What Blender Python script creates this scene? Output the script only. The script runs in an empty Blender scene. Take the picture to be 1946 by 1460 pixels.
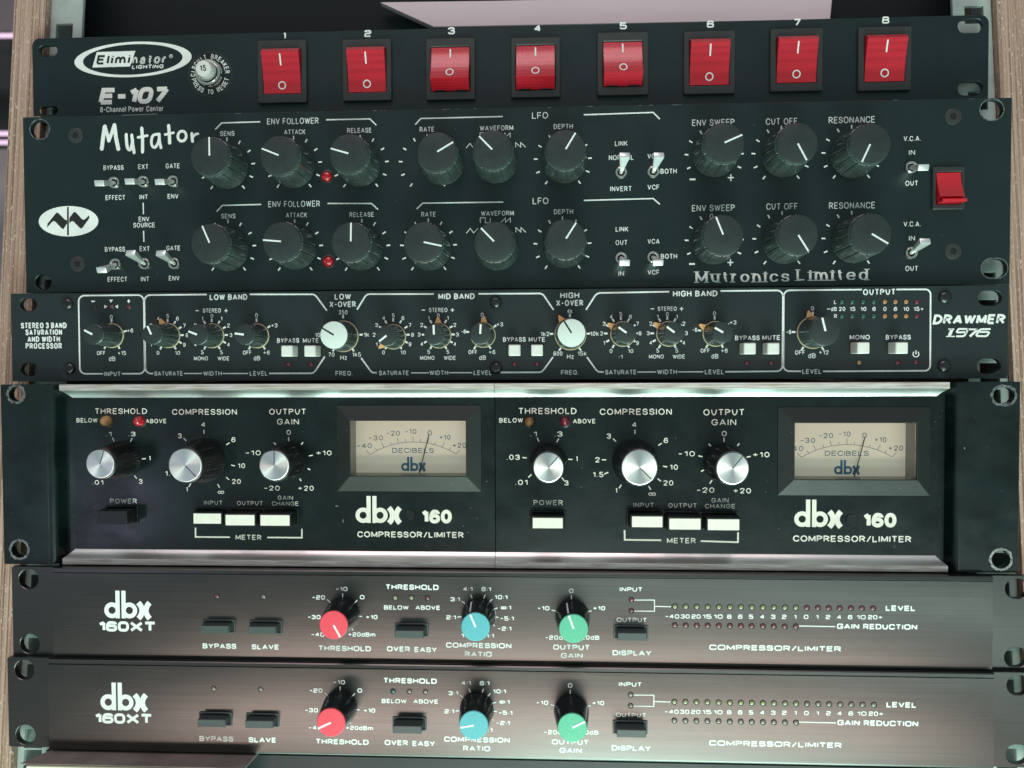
import bpy, bmesh, math, random
from math import sin, cos, pi, radians
random.seed(7)
MM = 0.001
C = bpy.context.scene.collection

# ------------------------------------------------------------------ camera, world, lamps, exposure
W_PX, H_PX, F_PX = 1946.0, 1460.0, 1461.0
YAW, PITCH, ROLL = radians(2.7455), radians(-1.457), radians(0.2252)
def mat3(a, b):
    return [[sum(a[i][k]*b[k][j] for k in range(3)) for j in range(3)] for i in range(3)]
_Rz = [[cos(YAW), -sin(YAW), 0], [sin(YAW), cos(YAW), 0], [0, 0, 1]]
_Rx = [[1, 0, 0], [0, cos(PITCH), -sin(PITCH)], [0, sin(PITCH), cos(PITCH)]]
_Ry = [[cos(ROLL), 0, sin(ROLL)], [0, 1, 0], [-sin(ROLL), 0, cos(ROLL)]]
RC = mat3(mat3(_Rz, _Rx), _Ry)          # columns: right, forward, up
from mathutils import Matrix, Vector
cam = bpy.data.cameras.new('camera')
camo = bpy.data.objects.new('camera', cam)
C.objects.link(camo)
camo.matrix_world = Matrix(((RC[0][0], RC[0][2], -RC[0][1], 0), (RC[1][0], RC[1][2], -RC[1][1], 0), (RC[2][0], RC[2][2], -RC[2][1], 0), (0, 0, 0, 1)))
cam.sensor_width = 36
cam.lens = 36*F_PX/W_PX
cam.clip_start = 0.01
cam.clip_end = 50
cam.dof.use_dof = True
cam.dof.focus_distance = 0.368
cam.dof.aperture_fstop = 9
bpy.context.scene.camera = camo

world = bpy.data.worlds.new('World')
bpy.context.scene.world = world
world.use_nodes = True
bg = world.node_tree.nodes['Background']
bg.inputs[0].default_value = (0.56, 0.78, 0.77, 1)
bg.inputs[1].default_value = 0.43
vs = bpy.context.scene.view_settings
vs.view_transform = 'Standard'
vs.look = 'None'
vs.exposure = 0
vs.gamma = 1

def lamp(name, loc, target, sx, sy, power, col):
    l = bpy.data.lights.new(name, 'AREA')
    l.shape = 'RECTANGLE'; l.size = sx; l.size_y = sy; l.energy = power; l.color = col
    o = bpy.data.objects.new(name, l)
    o.location = loc
    d = Vector(target) - Vector(loc)
    o.rotation_euler = d.to_track_quat('-Z', 'Y').to_euler()
    C.objects.link(o)
    return o
lamp('desk_lamp', (0.20, -0.30, -0.92), (0.0, 0.38, -0.05), 0.62, 0.32, 11.5, (0.64, 1.0, 0.88))
lamp('low_fill_light', (0.0, 0.12, -1.05), (0.0, 0.38, 0.0), 1.0, 0.40, 9.0, (0.66, 1.0, 0.86))  # unseen light added far below to brighten the trim coves
lamp('warm_table_lamp', (0.0, -0.42, -0.635), (0.0, 0.38, -0.10), 1.15, 0.11, 3.8, (1.0, 0.78, 0.69))
lamp('side_screen_lamp', (0.34, -0.42, -0.36), (0.0, 0.38, -0.05), 0.95, 0.08, 0.9, (0.76, 1.0, 0.93))
lamp('violet_strip_lamp', (-0.62, -0.35, -0.21), (0.0, 0.38, -0.05), 0.08, 0.12, 0.07, (0.72, 0.60, 1.0))
lamp('pink_ceiling_lamp', (-0.2, -0.9, 1.9), (0.0, 0.38, 0.0), 1.6, 0.7, 17.0, (1.0, 0.74, 0.78))

# ------------------------------------------------------------------ mesh helpers (all in millimetres)
def circle(r, n, cx=0, cy=0, a0=0):
    return [(cx+r*cos(a0+2*pi*i/n), cy+r*sin(a0+2*pi*i/n)) for i in range(n)]
def ellipse(a, b, n, cx=0, cy=0, rot=0):
    out = []
    for i in range(n):
        t = 2*pi*i/n
        x, y = a*cos(t), b*sin(t)
        out.append((cx+x*cos(rot)-y*sin(rot), cy+x*sin(rot)+y*cos(rot)))
    return out
def rrect(x0, x1, y0, y1, r, n=4):
    r = max(1e-3, min(r, (x1-x0)/2-1e-4, (y1-y0)/2-1e-4))
    out = []
    for cx, cy, a in ((x1-r, y1-r, 0), (x0+r, y1-r, 90), (x0+r, y0+r, 180), (x1-r, y0+r, 270)):
        for i in range(n+1):
            t = radians(a+90*i/n)
            out.append((cx+r*cos(t), cy+r*sin(t)))
    return out
def area2(p):
    return sum(p[i][0]*p[(i+1) % len(p)][1]-p[(i+1) % len(p)][0]*p[i][1] for i in range(len(p)))/2
def ccw(p):
    return p if area2(p) > 0 else p[::-1]
def offset(p, d):       # shrink a ccw loop by d
    n = len(p); out = []
    for i in range(n):
        a, b, c = p[i-1], p[i], p[(i+1) % n]
        e1 = (b[0]-a[0], b[1]-a[1]); e2 = (c[0]-b[0], c[1]-b[1])
        l1 = math.hypot(*e1) or 1; l2 = math.hypot(*e2) or 1
        n1 = (-e1[1]/l1, e1[0]/l1); n2 = (-e2[1]/l2, e2[0]/l2)
        k = 1+n1[0]*n2[0]+n1[1]*n2[1]
        k = max(k, 0.4)
        out.append((b[0]+d*(n1[0]+n2[0])/k, b[1]+d*(n1[1]+n2[1])/k))
    return out

class MB:
    def __init__(s):
        s.v = []; s.f = []; s.flat = False
    def add(s, vs_, fs):
        b = len(s.v); s.v += vs_; s.f += [tuple(i+b for i in f) for f in fs]
    def loft(s, rings, cap0=True, cap1=True):
        n = len(rings[0]); b = len(s.v)
        for r in rings: s.v += [tuple(p) for p in r]
        for k in range(len(rings)-1):
            for i in range(n):
                j = (i+1) % n
                s.f.append((b+k*n+i, b+k*n+j, b+(k+1)*n+j, b+(k+1)*n+i))
        if cap0: s.f.append(tuple(b+i for i in range(n))[::-1])
        if cap1: s.f.append(tuple(b+(len(rings)-1)*n+i for i in range(n)))
        return s
    def lathe(s, prof, n=32, fr=None, cx=0, cy=0, cap0=True, cap1=True):
        rings = []
        for r, z in prof:
            ring = []
            for i in range(n):
                t = 2*pi*i/n
                rr = r if fr is None else fr(r, z, t)
                ring.append((cx+rr*cos(t), cy+rr*sin(t), z))
            rings.append(ring)
        return s.loft(rings, cap0, cap1)
    def prism(s, outer, holes, z0, z1, ch=0.0):
        outer = ccw(outer); holes = [ccw(h) for h in holes]
        bm = bmesh.new()
        loops = [(outer, offset(outer, ch) if ch else outer)] + [(h, offset(h, -ch) if ch else h) for h in holes]
        for z, k, flip in ((z1, 1, False), (z0, 0, True)):
            es = []
            for L in loops:
                vv = [bm.verts.new((x, y, z)) for x, y in L[k]]
                es += [bm.edges.new((vv[i], vv[(i+1) % len(vv)])) for i in range(len(vv))]
            r = bmesh.ops.triangle_fill(bm, use_beauty=True, use_dissolve=False, edges=es)
            for f in [g for g in r['geom'] if isinstance(g, bmesh.types.BMFace)]:
                f.normal_update()
                if (f.normal.z > 0) == flip: f.normal_flip()
        bm.verts.index_update()
        s.add([tuple(v.co) for v in bm.verts], [tuple(v.index for v in f.verts) for f in bm.faces])
        bm.free()
        for q, L in enumerate(loops):
            o, i_ = L
            rings = [[(x, y, z0) for x, y in o], [(x, y, z1-ch) for x, y in o]]
            if ch: rings.append([(x, y, z1) for x, y in i_])
            if q: rings = [r[::-1] for r in rings]
            s.loft(rings, False, False)
        return s
    def rbox(s, x0, x1, y0, y1, z0, z1, r=0.4, ch=0.25):
        a = rrect(x0, x1, y0, y1, r, 3); b = rrect(x0+ch, x1-ch, y0+ch, y1-ch, max(r-ch, .02), 3)
        s.loft([[(x, y, z0) for x, y in a], [(x, y, z1-ch) for x, y in a], [(x, y, z1) for x, y in b]])
        return s
    def poly(s, pts, z):
        pts = ccw(pts); b = len(s.v)
        s.v += [(x, y, z) for x, y in pts]; s.f.append(tuple(range(b, b+len(pts))))
        s.flat = True
        return s
    def ring(s, outer, inner, z):
        n = len(outer); b = len(s.v)
        s.v += [(x, y, z) for x, y in outer]+[(x, y, z) for x, y in inner]
        for i in range(n):
            j = (i+1) % n
            s.f.append((b+i, b+j, b+n+j, b+n+i))
        s.flat = True
        return s
    def stroke(s, pts, w, z, closed=False, caps=False, thin=None):
        p = [pts[0]]
        for q in pts[1:]:
            if math.hypot(q[0]-p[-1][0], q[1]-p[-1][1]) > 1e-4: p.append(q)
        if closed and math.hypot(p[0][0]-p[-1][0], p[0][1]-p[-1][1]) < 1e-4: p.pop()
        n = len(p)
        if n < 2: return s
        L = []; R = []
        h = w/2
        for i in range(n):
            a = p[i-1] if (i > 0 or closed) else None
            c = p[(i+1) % n] if (i < n-1 or closed) else None
            b = p[i]
            def nrm(u, v):
                dx, dy = v[0]-u[0], v[1]-u[1]; l = math.hypot(dx, dy) or 1
                return (-dy/l, dx/l)
            if a is None: nn = nrm(b, c); m = h
            elif c is None: nn = nrm(a, b); m = h
            else:
                n1 = nrm(a, b); n2 = nrm(b, c)
                sx, sy = n1[0]+n2[0], n1[1]+n2[1]; l = math.hypot(sx, sy)
                if l < 1e-3: nn = n1; m = h
                else:
                    nn = (sx/l, sy/l); m = h/max(nn[0]*n1[0]+nn[1]*n1[1], 0.5)
            if thin is not None: m *= thin+(1-thin)*min(1, abs(nn[0])*1.05)
            L.append((b[0]+nn[0]*m, b[1]+nn[1]*m)); R.append((b[0]-nn[0]*m, b[1]-nn[1]*m))
        b0 = len(s.v)
        s.v += [(x, y, z) for x, y in L]+[(x, y, z) for x, y in R]
        for i in range(n if closed else n-1):
            j = (i+1) % n
            s.f.append((b0+i, b0+n+i, b0+n+j, b0+j))
        if caps and not closed:
            for q in (p[0], p[-1]):
                s.poly(circle(h*.99, 10, q[0], q[1]), z+0.004)
        s.flat = True
        return s

def make_mesh(name, mb, mat, smooth=40):
    me = bpy.data.meshes.new(name)
    me.from_pydata([(x*MM, y*MM, z*MM) for x, y, z in mb.v], [], mb.f)
    me.validate()
    if not mb.flat:
        bm = bmesh.new(); bm.from_mesh(me)
        bmesh.ops.recalc_face_normals(bm, faces=bm.faces)
        bm.to_mesh(me); bm.free()
    if smooth and not mb.flat:
        me.polygons.foreach_set('use_smooth', [True]*len(me.polygons))
        me.set_sharp_from_angle(angle=radians(smooth))
    me.materials.append(mat)
    return me
def link(name, me, parent=None, loc=(0, 0, 0), rz=0, label=None, kind=None):
    o = bpy.data.objects.new(name, me)
    C.objects.link(o)
    if parent: o.parent = parent
    o.location = (loc[0]*MM, loc[1]*MM, loc[2]*MM)
    o.rotation_euler = (0, 0, rz)
    if label: o['label'] = label
    if kind: o['kind'] = kind
    return o
def put(name, mb, mat, parent=None, loc=(0, 0, 0), rz=0, smooth=40, label=None, kind=None):
    return link(name, make_mesh(name, mb, mat, smooth), parent, loc, rz, label, kind)
CACHE = {}
def cached(key, fn):
    if key not in CACHE: CACHE[key] = fn()
    return CACHE[key]

# ------------------------------------------------------------------ materials
def mat(name, col, rough=0.5, metal=0.0, spec=0.5, bump=0.0, bscale=(800, 800, 800), detail=3, var=0.0, vscale=(20, 20, 20),
        specks=0.0, rvar=0.0, aniso=0.0, coat=0.0, trans=0.0, sss=0.0, col2=None, scratch=0.0, bdist=0.0002, lin=False):
    m = bpy.data.materials.new(name); m.use_nodes = True
    nt = m.node_tree; N = nt.nodes; Lk = nt.links
    p = N['Principled BSDF']
    p.inputs['Roughness'].default_value = rough
    p.inputs['Metallic'].default_value = metal
    p.inputs['Specular IOR Level'].default_value = spec
    p.inputs['Base Color'].default_value = (*col, 1)
    if coat: p.inputs['Coat Weight'].default_value = coat; p.inputs['Coat Roughness'].default_value = 0.08
    if trans: p.inputs['Transmission Weight'].default_value = trans
    if sss:
        p.inputs['Subsurface Weight'].default_value = sss; p.inputs['Subsurface Scale'].default_value = 0.003
        p.inputs['Subsurface Radius'].default_value = (1, 0.3, 0.3)
    tc = N.new('ShaderNodeTexCoord')
    def noise(scale, det=3, rg=0.55):
        mp = N.new('ShaderNodeMapping'); mp.inputs['Scale'].default_value = scale
        Lk.new(tc.outputs['Object'], mp.inputs['Vector'])
        n = N.new('ShaderNodeTexNoise'); n.inputs['Scale'].default_value = 1.0
        n.inputs['Detail'].default_value = det; n.inputs['Roughness'].default_value = rg
        Lk.new(mp.outputs[0], n.inputs['Vector'])
        return n.outputs['Fac']
    colout = None
    if var or col2:
        f = noise(vscale, 4, 0.6)
        r = N.new('ShaderNodeMix'); r.data_type = 'RGBA'
        mr = N.new('ShaderNodeMapRange'); mr.inputs[1].default_value = 0.35; mr.inputs[2].default_value = 0.65
        Lk.new(f, mr.inputs[0]); Lk.new(mr.outputs[0], r.inputs[0])
        c2 = col2 or tuple(c*(1-var) for c in col)
        r.inputs[6].default_value = (*(col2 and col or tuple(min(1, c*(1+var)) for c in col)), 1); r.inputs[7].default_value = (*c2, 1)
        colout = r.outputs[2]
    if specks:
        f = noise((900, 900, 900), 2, 0.5); g = noise((60, 60, 60), 2, .5)
        mr = N.new('ShaderNodeMapRange'); mr.inputs[1].default_value = 0.70; mr.inputs[2].default_value = 0.76
        Lk.new(f, mr.inputs[0])
        mg = N.new('ShaderNodeMapRange'); mg.inputs[1].default_value = 0.5; mg.inputs[2].default_value = 0.7
        Lk.new(g, mg.inputs[0])
        mu = N.new('ShaderNodeMath'); mu.operation = 'MULTIPLY'; Lk.new(mr.outputs[0], mu.inputs[0]); Lk.new(mg.outputs[0], mu.inputs[1])
        m2 = N.new('ShaderNodeMath'); m2.operation = 'MULTIPLY'; Lk.new(mu.outputs[0], m2.inputs[0]); m2.inputs[1].default_value = specks
        r = N.new('ShaderNodeMix'); r.data_type = 'RGBA'
        Lk.new(m2.outputs[0], r.inputs[0]); r.inputs[7].default_value = (0.5, 0.5, 0.48, 1)
        if colout: Lk.new(colout, r.inputs[6])
        else: r.inputs[6].default_value = (*col, 1)
        colout = r.outputs[2]
    if colout: Lk.new(colout, p.inputs['Base Color'])
    if rvar:
        f = noise((35, 60, 35), 4, 0.65)
        mr = N.new('ShaderNodeMapRange'); mr.inputs[1].default_value = 0.3; mr.inputs[2].default_value = 0.7
        mr.inputs[3].default_value = max(0.02, rough-rvar); mr.inputs[4].default_value = min(1, rough+rvar)
        Lk.new(f, mr.inputs[0]); Lk.new(mr.outputs[0], p.inputs['Roughness'])
    h = None
    if bump:
        h = noise(bscale, detail, 0.6)
    if scratch:
        s1 = noise((25, 900, 25), 2, .4)
        mr = N.new('ShaderNodeMapRange'); mr.inputs[1].default_value = 0.68; mr.inputs[2].default_value = 0.72
        Lk.new(s1, mr.inputs[0])
        mu = N.new('ShaderNodeMath'); mu.operation = 'MULTIPLY_ADD'
        Lk.new(mr.outputs[0], mu.inputs[0]); mu.inputs[1].default_value = scratch
        if h: Lk.new(h, mu.inputs[2])
        else: mu.inputs[2].default_value = 0
        h = mu.outputs[0]; bump = bump or 0.2
    if h:
        b = N.new('ShaderNodeBump'); b.inputs['Strength'].default_value = bump; b.inputs['Distance'].default_value = bdist
        Lk.new(h, b.inputs['Height']); Lk.new(b.outputs[0], p.inputs['Normal'])
    if aniso:
        p.inputs['Anisotropic'].default_value = aniso
        if lin:         # brushed along the object's x axis
            t = N.new('ShaderNodeVectorTransform'); t.vector_type = 'VECTOR'; t.convert_from = 'OBJECT'; t.convert_to = 'WORLD'
            t.inputs[0].default_value = (1, 0, 0)
        else:
            t = N.new('ShaderNodeTangent'); t.direction_type = 'RADIAL'; t.axis = 'Z'
        Lk.new(t.outputs[0], p.inputs['Tangent'])
    return m
def emit(name, col, s):
    m = bpy.data.materials.new(name); m.use_nodes = True
    p = m.node_tree.nodes['Principled BSDF']
    p.inputs['Base Color'].default_value = (*col, 1); p.inputs['Emission Color'].default_value = (*col, 1); p.inputs['Emission Strength'].default_value = s
    return m

M = {}
M['paint_black'] = mat('black_powder_coat', (0.004, 0.012, 0.014), 0.42, spec=0.45, bump=0.10, bscale=(2500, 2500, 2500), specks=0.12, rvar=0.06)
M['anod_black'] = mat('black_brushed_anodised', (0.005, 0.013, 0.0145), 0.36, spec=0.55, bump=0.10, bscale=(50, 1800, 50), specks=0.14, rvar=0.05, scratch=0.3)
M['satin_black'] = mat('satin_charcoal_paint', (0.011, 0.018, 0.020), 0.45, spec=0.5, bump=0.08, bscale=(3000, 3000, 3000), specks=0.15, rvar=0.04)
M['gloss_black'] = mat('worn_gloss_black', (0.004, 0.009, 0.009), 0.22, spec=0.5, bump=0.06, bscale=(500, 900, 500), specks=0.22, rvar=0.09, scratch=0.3, var=0.5, vscale=(40, 60, 40))
M['brushed'] = mat('brushed_dark_bronze_anodised', (0.100, 0.096, 0.093), 0.29, metal=1.0, rvar=0.02, var=0.09, vscale=(9, 1300, 9), aniso=0.25, lin=True)
M['alu'] = mat('brushed_aluminium', (0.80, 0.80, 0.78), 0.34, metal=1.0, bump=0.25, bscale=(40, 5000, 3000), var=0.08, vscale=(20, 800, 600))
M['alu_worn'] = mat('worn_aluminium_lip', (0.74, 0.69, 0.67), 0.5, metal=0.6, bump=0.6, bscale=(90, 3500, 900), var=0.0, col2=(0.40, 0.33, 0.29), vscale=(60, 1500, 400))
M['spun'] = mat('spun_aluminium', (0.93, 0.90, 0.89), 0.33, metal=1.0, aniso=0.85)
M['chrome'] = mat('nickel', (0.72, 0.70, 0.66), 0.16, metal=1.0, var=0.1)
M['lever'] = mat('satin_nickel', (0.84, 0.86, 0.84), 0.38, metal=0.7, var=0.04)
M['print'] = mat('white_print', (0.74, 0.77, 0.75), 0.55, var=0.10, vscale=(900, 900, 900))
M['print_bold'] = mat('heavy_white_print', (0.76, 0.78, 0.75), 0.5, var=0.06, vscale=(120, 120, 120))
M['print_cream'] = mat('cream_print', (0.74, 0.71, 0.63), 0.5, var=0.08, vscale=(120, 120, 120))
M['print_black'] = mat('black_print', (0.012, 0.014, 0.014), 0.5)
M['print_teal'] = mat('blue_green_ink', (0.08, 0.25, 0.31), 0.6)
M['print_blue'] = mat('blue_ink', (0.06, 0.24, 0.46), 0.6)
M['knob'] = mat('matte_black_plastic', (0.015, 0.023, 0.023), 0.55, spec=0.5, bump=0.2, bscale=(2600, 2600, 2600), specks=0.25, rvar=.1, var=.2, vscale=(120, 120, 120))
M['knob_side'] = mat('dusty_lit_black_plastic', (0.040, 0.056, 0.052), 0.25, spec=0.9, bump=0.05, bscale=(1500, 1500, 500), specks=0.35, var=0.25, vscale=(200, 200, 120))  # dust specks; base lighter and greener than the cap, light from below painted in
M['knurl'] = mat('knurled_black_plastic', (0.010, 0.011, 0.011), 0.25, spec=0.6)
M['collar'] = mat('yellowed_collar', (0.52, 0.45, 0.29), 0.5, var=0.2, vscale=(300, 300, 300))
M['pointer'] = mat('orange_pointer_plastic', (0.80, 0.44, 0.19), 0.45, sss=0.1)
M['cap_white'] = mat('pale_grey_cap', (0.60, 0.66, 0.62), 0.5, bump=0.1, bscale=(3000, 3000, 3000))
M['cap_red'] = mat('coral_red_cap', (0.74, 0.055, 0.085), 0.5, bump=0.35, bscale=(2500, 2500, 2500), var=0.1, vscale=(1500, 1500, 1500))
M['cap_blue'] = mat('turquoise_cap', (0.085, 0.38, 0.43), 0.5, bump=0.35, bscale=(2500, 2500, 2500), var=0.12, vscale=(1500, 1500, 1500))
M['cap_green'] = mat('mint_green_cap', (0.085, 0.42, 0.26), 0.5, bump=0.35, bscale=(2500, 2500, 2500), var=0.12, vscale=(1500, 1500, 1500))
M['xt_knob'] = mat('satin_black_knob', (0.010, 0.012, 0.013), 0.22, spec=0.55, rvar=0.05)
M['bezel'] = mat('black_moulded_plastic', (0.026, 0.028, 0.028), 0.45, bump=0.1, bscale=(2500, 2500, 2500))
M['hollow'] = mat('dark_recess', (0.004, 0.004, 0.004), 0.6)
M['button_white'] = mat('aged_white_button', (0.66, 0.66, 0.62), 0.45, var=0.06, vscale=(150, 150, 150), bump=0.05)
M['button_cream'] = mat('cream_button_face', (0.74, 0.70, 0.62), 0.5, var=0.05, vscale=(220, 220, 220), bump=0.05)
M['button_black'] = mat('gloss_black_button', (0.008, 0.009, 0.009), 0.30, spec=0.4)
M['button_teal'] = mat('dark_grey_key', (0.045, 0.062, 0.060), 0.40, spec=0.5, bump=0.05, var=0.1)
M['led_red'] = mat('red_lens', (0.42, 0.008, 0.016), 0.10, spec=0.6, sss=0.3, coat=0.5)
M['led_red_dim'] = mat('dim_red_lens', (0.14, 0.02, 0.035), 0.2, coat=0.3)
M['led_amber'] = mat('amber_lens', (0.40, 0.21, 0.08), 0.15, sss=0.2, coat=0.5)
M['led_green'] = mat('green_lens', (0.025, 0.09, 0.075), 0.2, coat=0.3)
M['led_yellow'] = mat('pale_yellow_lens', (0.24, 0.25, 0.13), 0.25, coat=0.3)
M['led_clear'] = mat('clear_grey_lens', (0.19, 0.17, 0.15), 0.25, coat=0.3)
M['led_pink'] = mat('dull_red_lens', (0.15, 0.055, 0.06), 0.25, coat=0.3)
M['led_rim'] = mat('led_rim', (0.02, 0.02, 0.02), 0.35)
M['well'] = mat('grey_window_well', (0.26, 0.26, 0.24), 0.35)
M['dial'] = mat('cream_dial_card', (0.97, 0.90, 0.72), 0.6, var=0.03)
_p = M['dial'].node_tree.nodes['Principled BSDF']    # weak glow added to brighten the recessed card, not a real lamp
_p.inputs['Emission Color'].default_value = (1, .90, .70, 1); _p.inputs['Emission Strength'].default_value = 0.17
M['needle'] = mat('needle_black', (0.02, 0.018, 0.018), 0.4)
M['needle_dark'] = mat('rail_steel', (0.40, 0.46, 0.43), 0.45, metal=0.25, var=0.12, vscale=(60, 60, 30), bump=0.1, bscale=(800, 800, 800), rvar=0.08)
M['cavity'] = mat('dark_cavity', (0.002, 0.006, 0.008), 0.8, var=0.2)
M['rust'] = mat('bronze_painted_steel', (0.30, 0.245, 0.225), 0.5, metal=0.2, bump=0.3, bscale=(60, 300, 200), col2=(0.19, 0.155, 0.145), vscale=(50, 80, 80), specks=0.5)
M['plate'] = mat('pale_plate', (0.75, 0.78, 0.60), 0.4)
M['scraped'] = mat('scraped_bare_metal', (0.62, 0.60, 0.58), 0.28, metal=1.0, bump=0.8, bscale=(900, 900, 900), col2=(0.12, 0.11, 0.10), vscale=(700, 700, 700))
M['chip'] = mat('dull_chip', (0.16, 0.17, 0.16), 0.5)
M['pink'] = mat('pale_pink_board', (0.97, 0.77, 0.81), 0.5, var=0.02, vscale=(20, 20, 20))
M['pinkwall'] = mat('pinkish_wall', (0.42, 0.30, 0.32), 0.7, col2=(0.2, 0.16, 0.19), vscale=(6, 6, 6))
M['shelfdark'] = mat('dark_shelf', (0.02, 0.02, 0.022), 0.6)
M['tube'] = emit('pink_tube', (0.85, 0.55, 0.75), 0.75)

def red_plastic():
    m = mat('red_translucent_rocker', (0.56, 0.010, 0.026), 0.24, spec=0.5, sss=0.3, coat=0.2)
    nt = m.node_tree; N = nt.nodes; p = N['Principled BSDF']
    tc = N.new('ShaderNodeTexCoord'); mp = N.new('ShaderNodeMapping'); mp.inputs['Scale'].default_value = (1050, 1050, 1050)
    v = N.new('ShaderNodeTexVoronoi'); v.inputs['Scale'].default_value = 1; v.inputs['Randomness'].default_value = 0.0
    b = N.new('ShaderNodeBump'); b.inputs['Strength'].default_value = 0.15; b.inputs['Distance'].default_value = 0.0002
    nt.links.new(tc.outputs['Object'], mp.inputs[0]); nt.links.new(mp.outputs[0], v.inputs['Vector']); nt.links.new(v.outputs['Distance'], b.inputs['Height'])
    nt.links.new(b.outputs[0], p.inputs['Normal'])
    r = N.new('ShaderNodeMix'); r.data_type = 'RGBA'; r.inputs[6].default_value = (0.70, 0.025, 0.045, 1); r.inputs[7].default_value = (0.30, 0.004, 0.014, 1)
    nt.links.new(v.outputs['Distance'], r.inputs[0]); nt.links.new(r.outputs[2], p.inputs['Base Color'])
    return m
M['rocker'] = red_plastic()
M['rocker_plain'] = mat('red_plain_rocker', (0.55, 0.010, 0.022), 0.18, spec=0.55, sss=0.2, coat=0.4)
def glass():
    m = bpy.data.materials.new('meter_window'); m.use_nodes = True
    nt = m.node_tree; N = nt.nodes; N.remove(N['Principled BSDF'])
    t = N.new('ShaderNodeBsdfTransparent'); g = N.new('ShaderNodeBsdfGlossy'); g.inputs['Roughness'].default_value = 0.03
    f = N.new('ShaderNodeFresnel'); f.inputs['IOR'].default_value = 1.45; mx = N.new('ShaderNodeMixShader')
    nt.links.new(f.outputs[0], mx.inputs[0]); nt.links.new(t.outputs[0], mx.inputs[1]); nt.links.new(g.outputs[0], mx.inputs[2])
    nt.links.new(mx.outputs[0], N['Material Output'].inputs[0])
    return m
M['glass'] = glass()
def plywood():
    m = mat('plywood_edge', (0.40, 0.27, 0.20), 0.75, bump=1.0, bscale=(900, 900, 90), bdist=0.0006)
    nt = m.node_tree; N = nt.nodes; p = N['Principled BSDF']; L = nt.links
    tc = N.new('ShaderNodeTexCoord'); mp = N.new('ShaderNodeMapping'); mp.inputs['Scale'].default_value = (1150, 30, 6)
    n = N.new('ShaderNodeTexNoise'); n.inputs['Scale'].default_value = 1; n.inputs['Detail'].default_value = 4
    L.new(tc.outputs['Object'], mp.inputs[0]); L.new(mp.outputs[0], n.inputs['Vector'])
    r = N.new('ShaderNodeValToRGB'); e = r.color_ramp.elements
    e[0].position = 0.32; e[0].color = (0.15, 0.085, 0.06, 1); e[1].position = 0.72; e[1].color = (0.58, 0.41, 0.32, 1)
    a = e.new(0.5); a.color = (0.37, 0.24, 0.18, 1)
    L.new(n.outputs['Fac'], r.inputs[0])
    mp2 = N.new('ShaderNodeMapping'); mp2.inputs['Scale'].default_value = (1400, 600, 420)
    n2 = N.new('ShaderNodeTexNoise'); n2.inputs['Scale'].default_value = 1; n2.inputs['Detail'].default_value = 2
    L.new(tc.outputs['Object'], mp2.inputs[0]); L.new(mp2.outputs[0], n2.inputs['Vector'])
    mr = N.new('ShaderNodeMapRange'); mr.inputs[1].default_value = .6; mr.inputs[2].default_value = .72; L.new(n2.outputs['Fac'], mr.inputs[0])
    mx = N.new('ShaderNodeMix'); mx.data_type = 'RGBA'; L.new(mr.outputs[0], mx.inputs[0]); L.new(r.outputs[0], mx.inputs[6]); mx.inputs[7].default_value = (.62, .50, .40, 1)
    L.new(mx.outputs[2], p.inputs['Base Color'])
    return m
M['ply'] = plywood()

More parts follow.
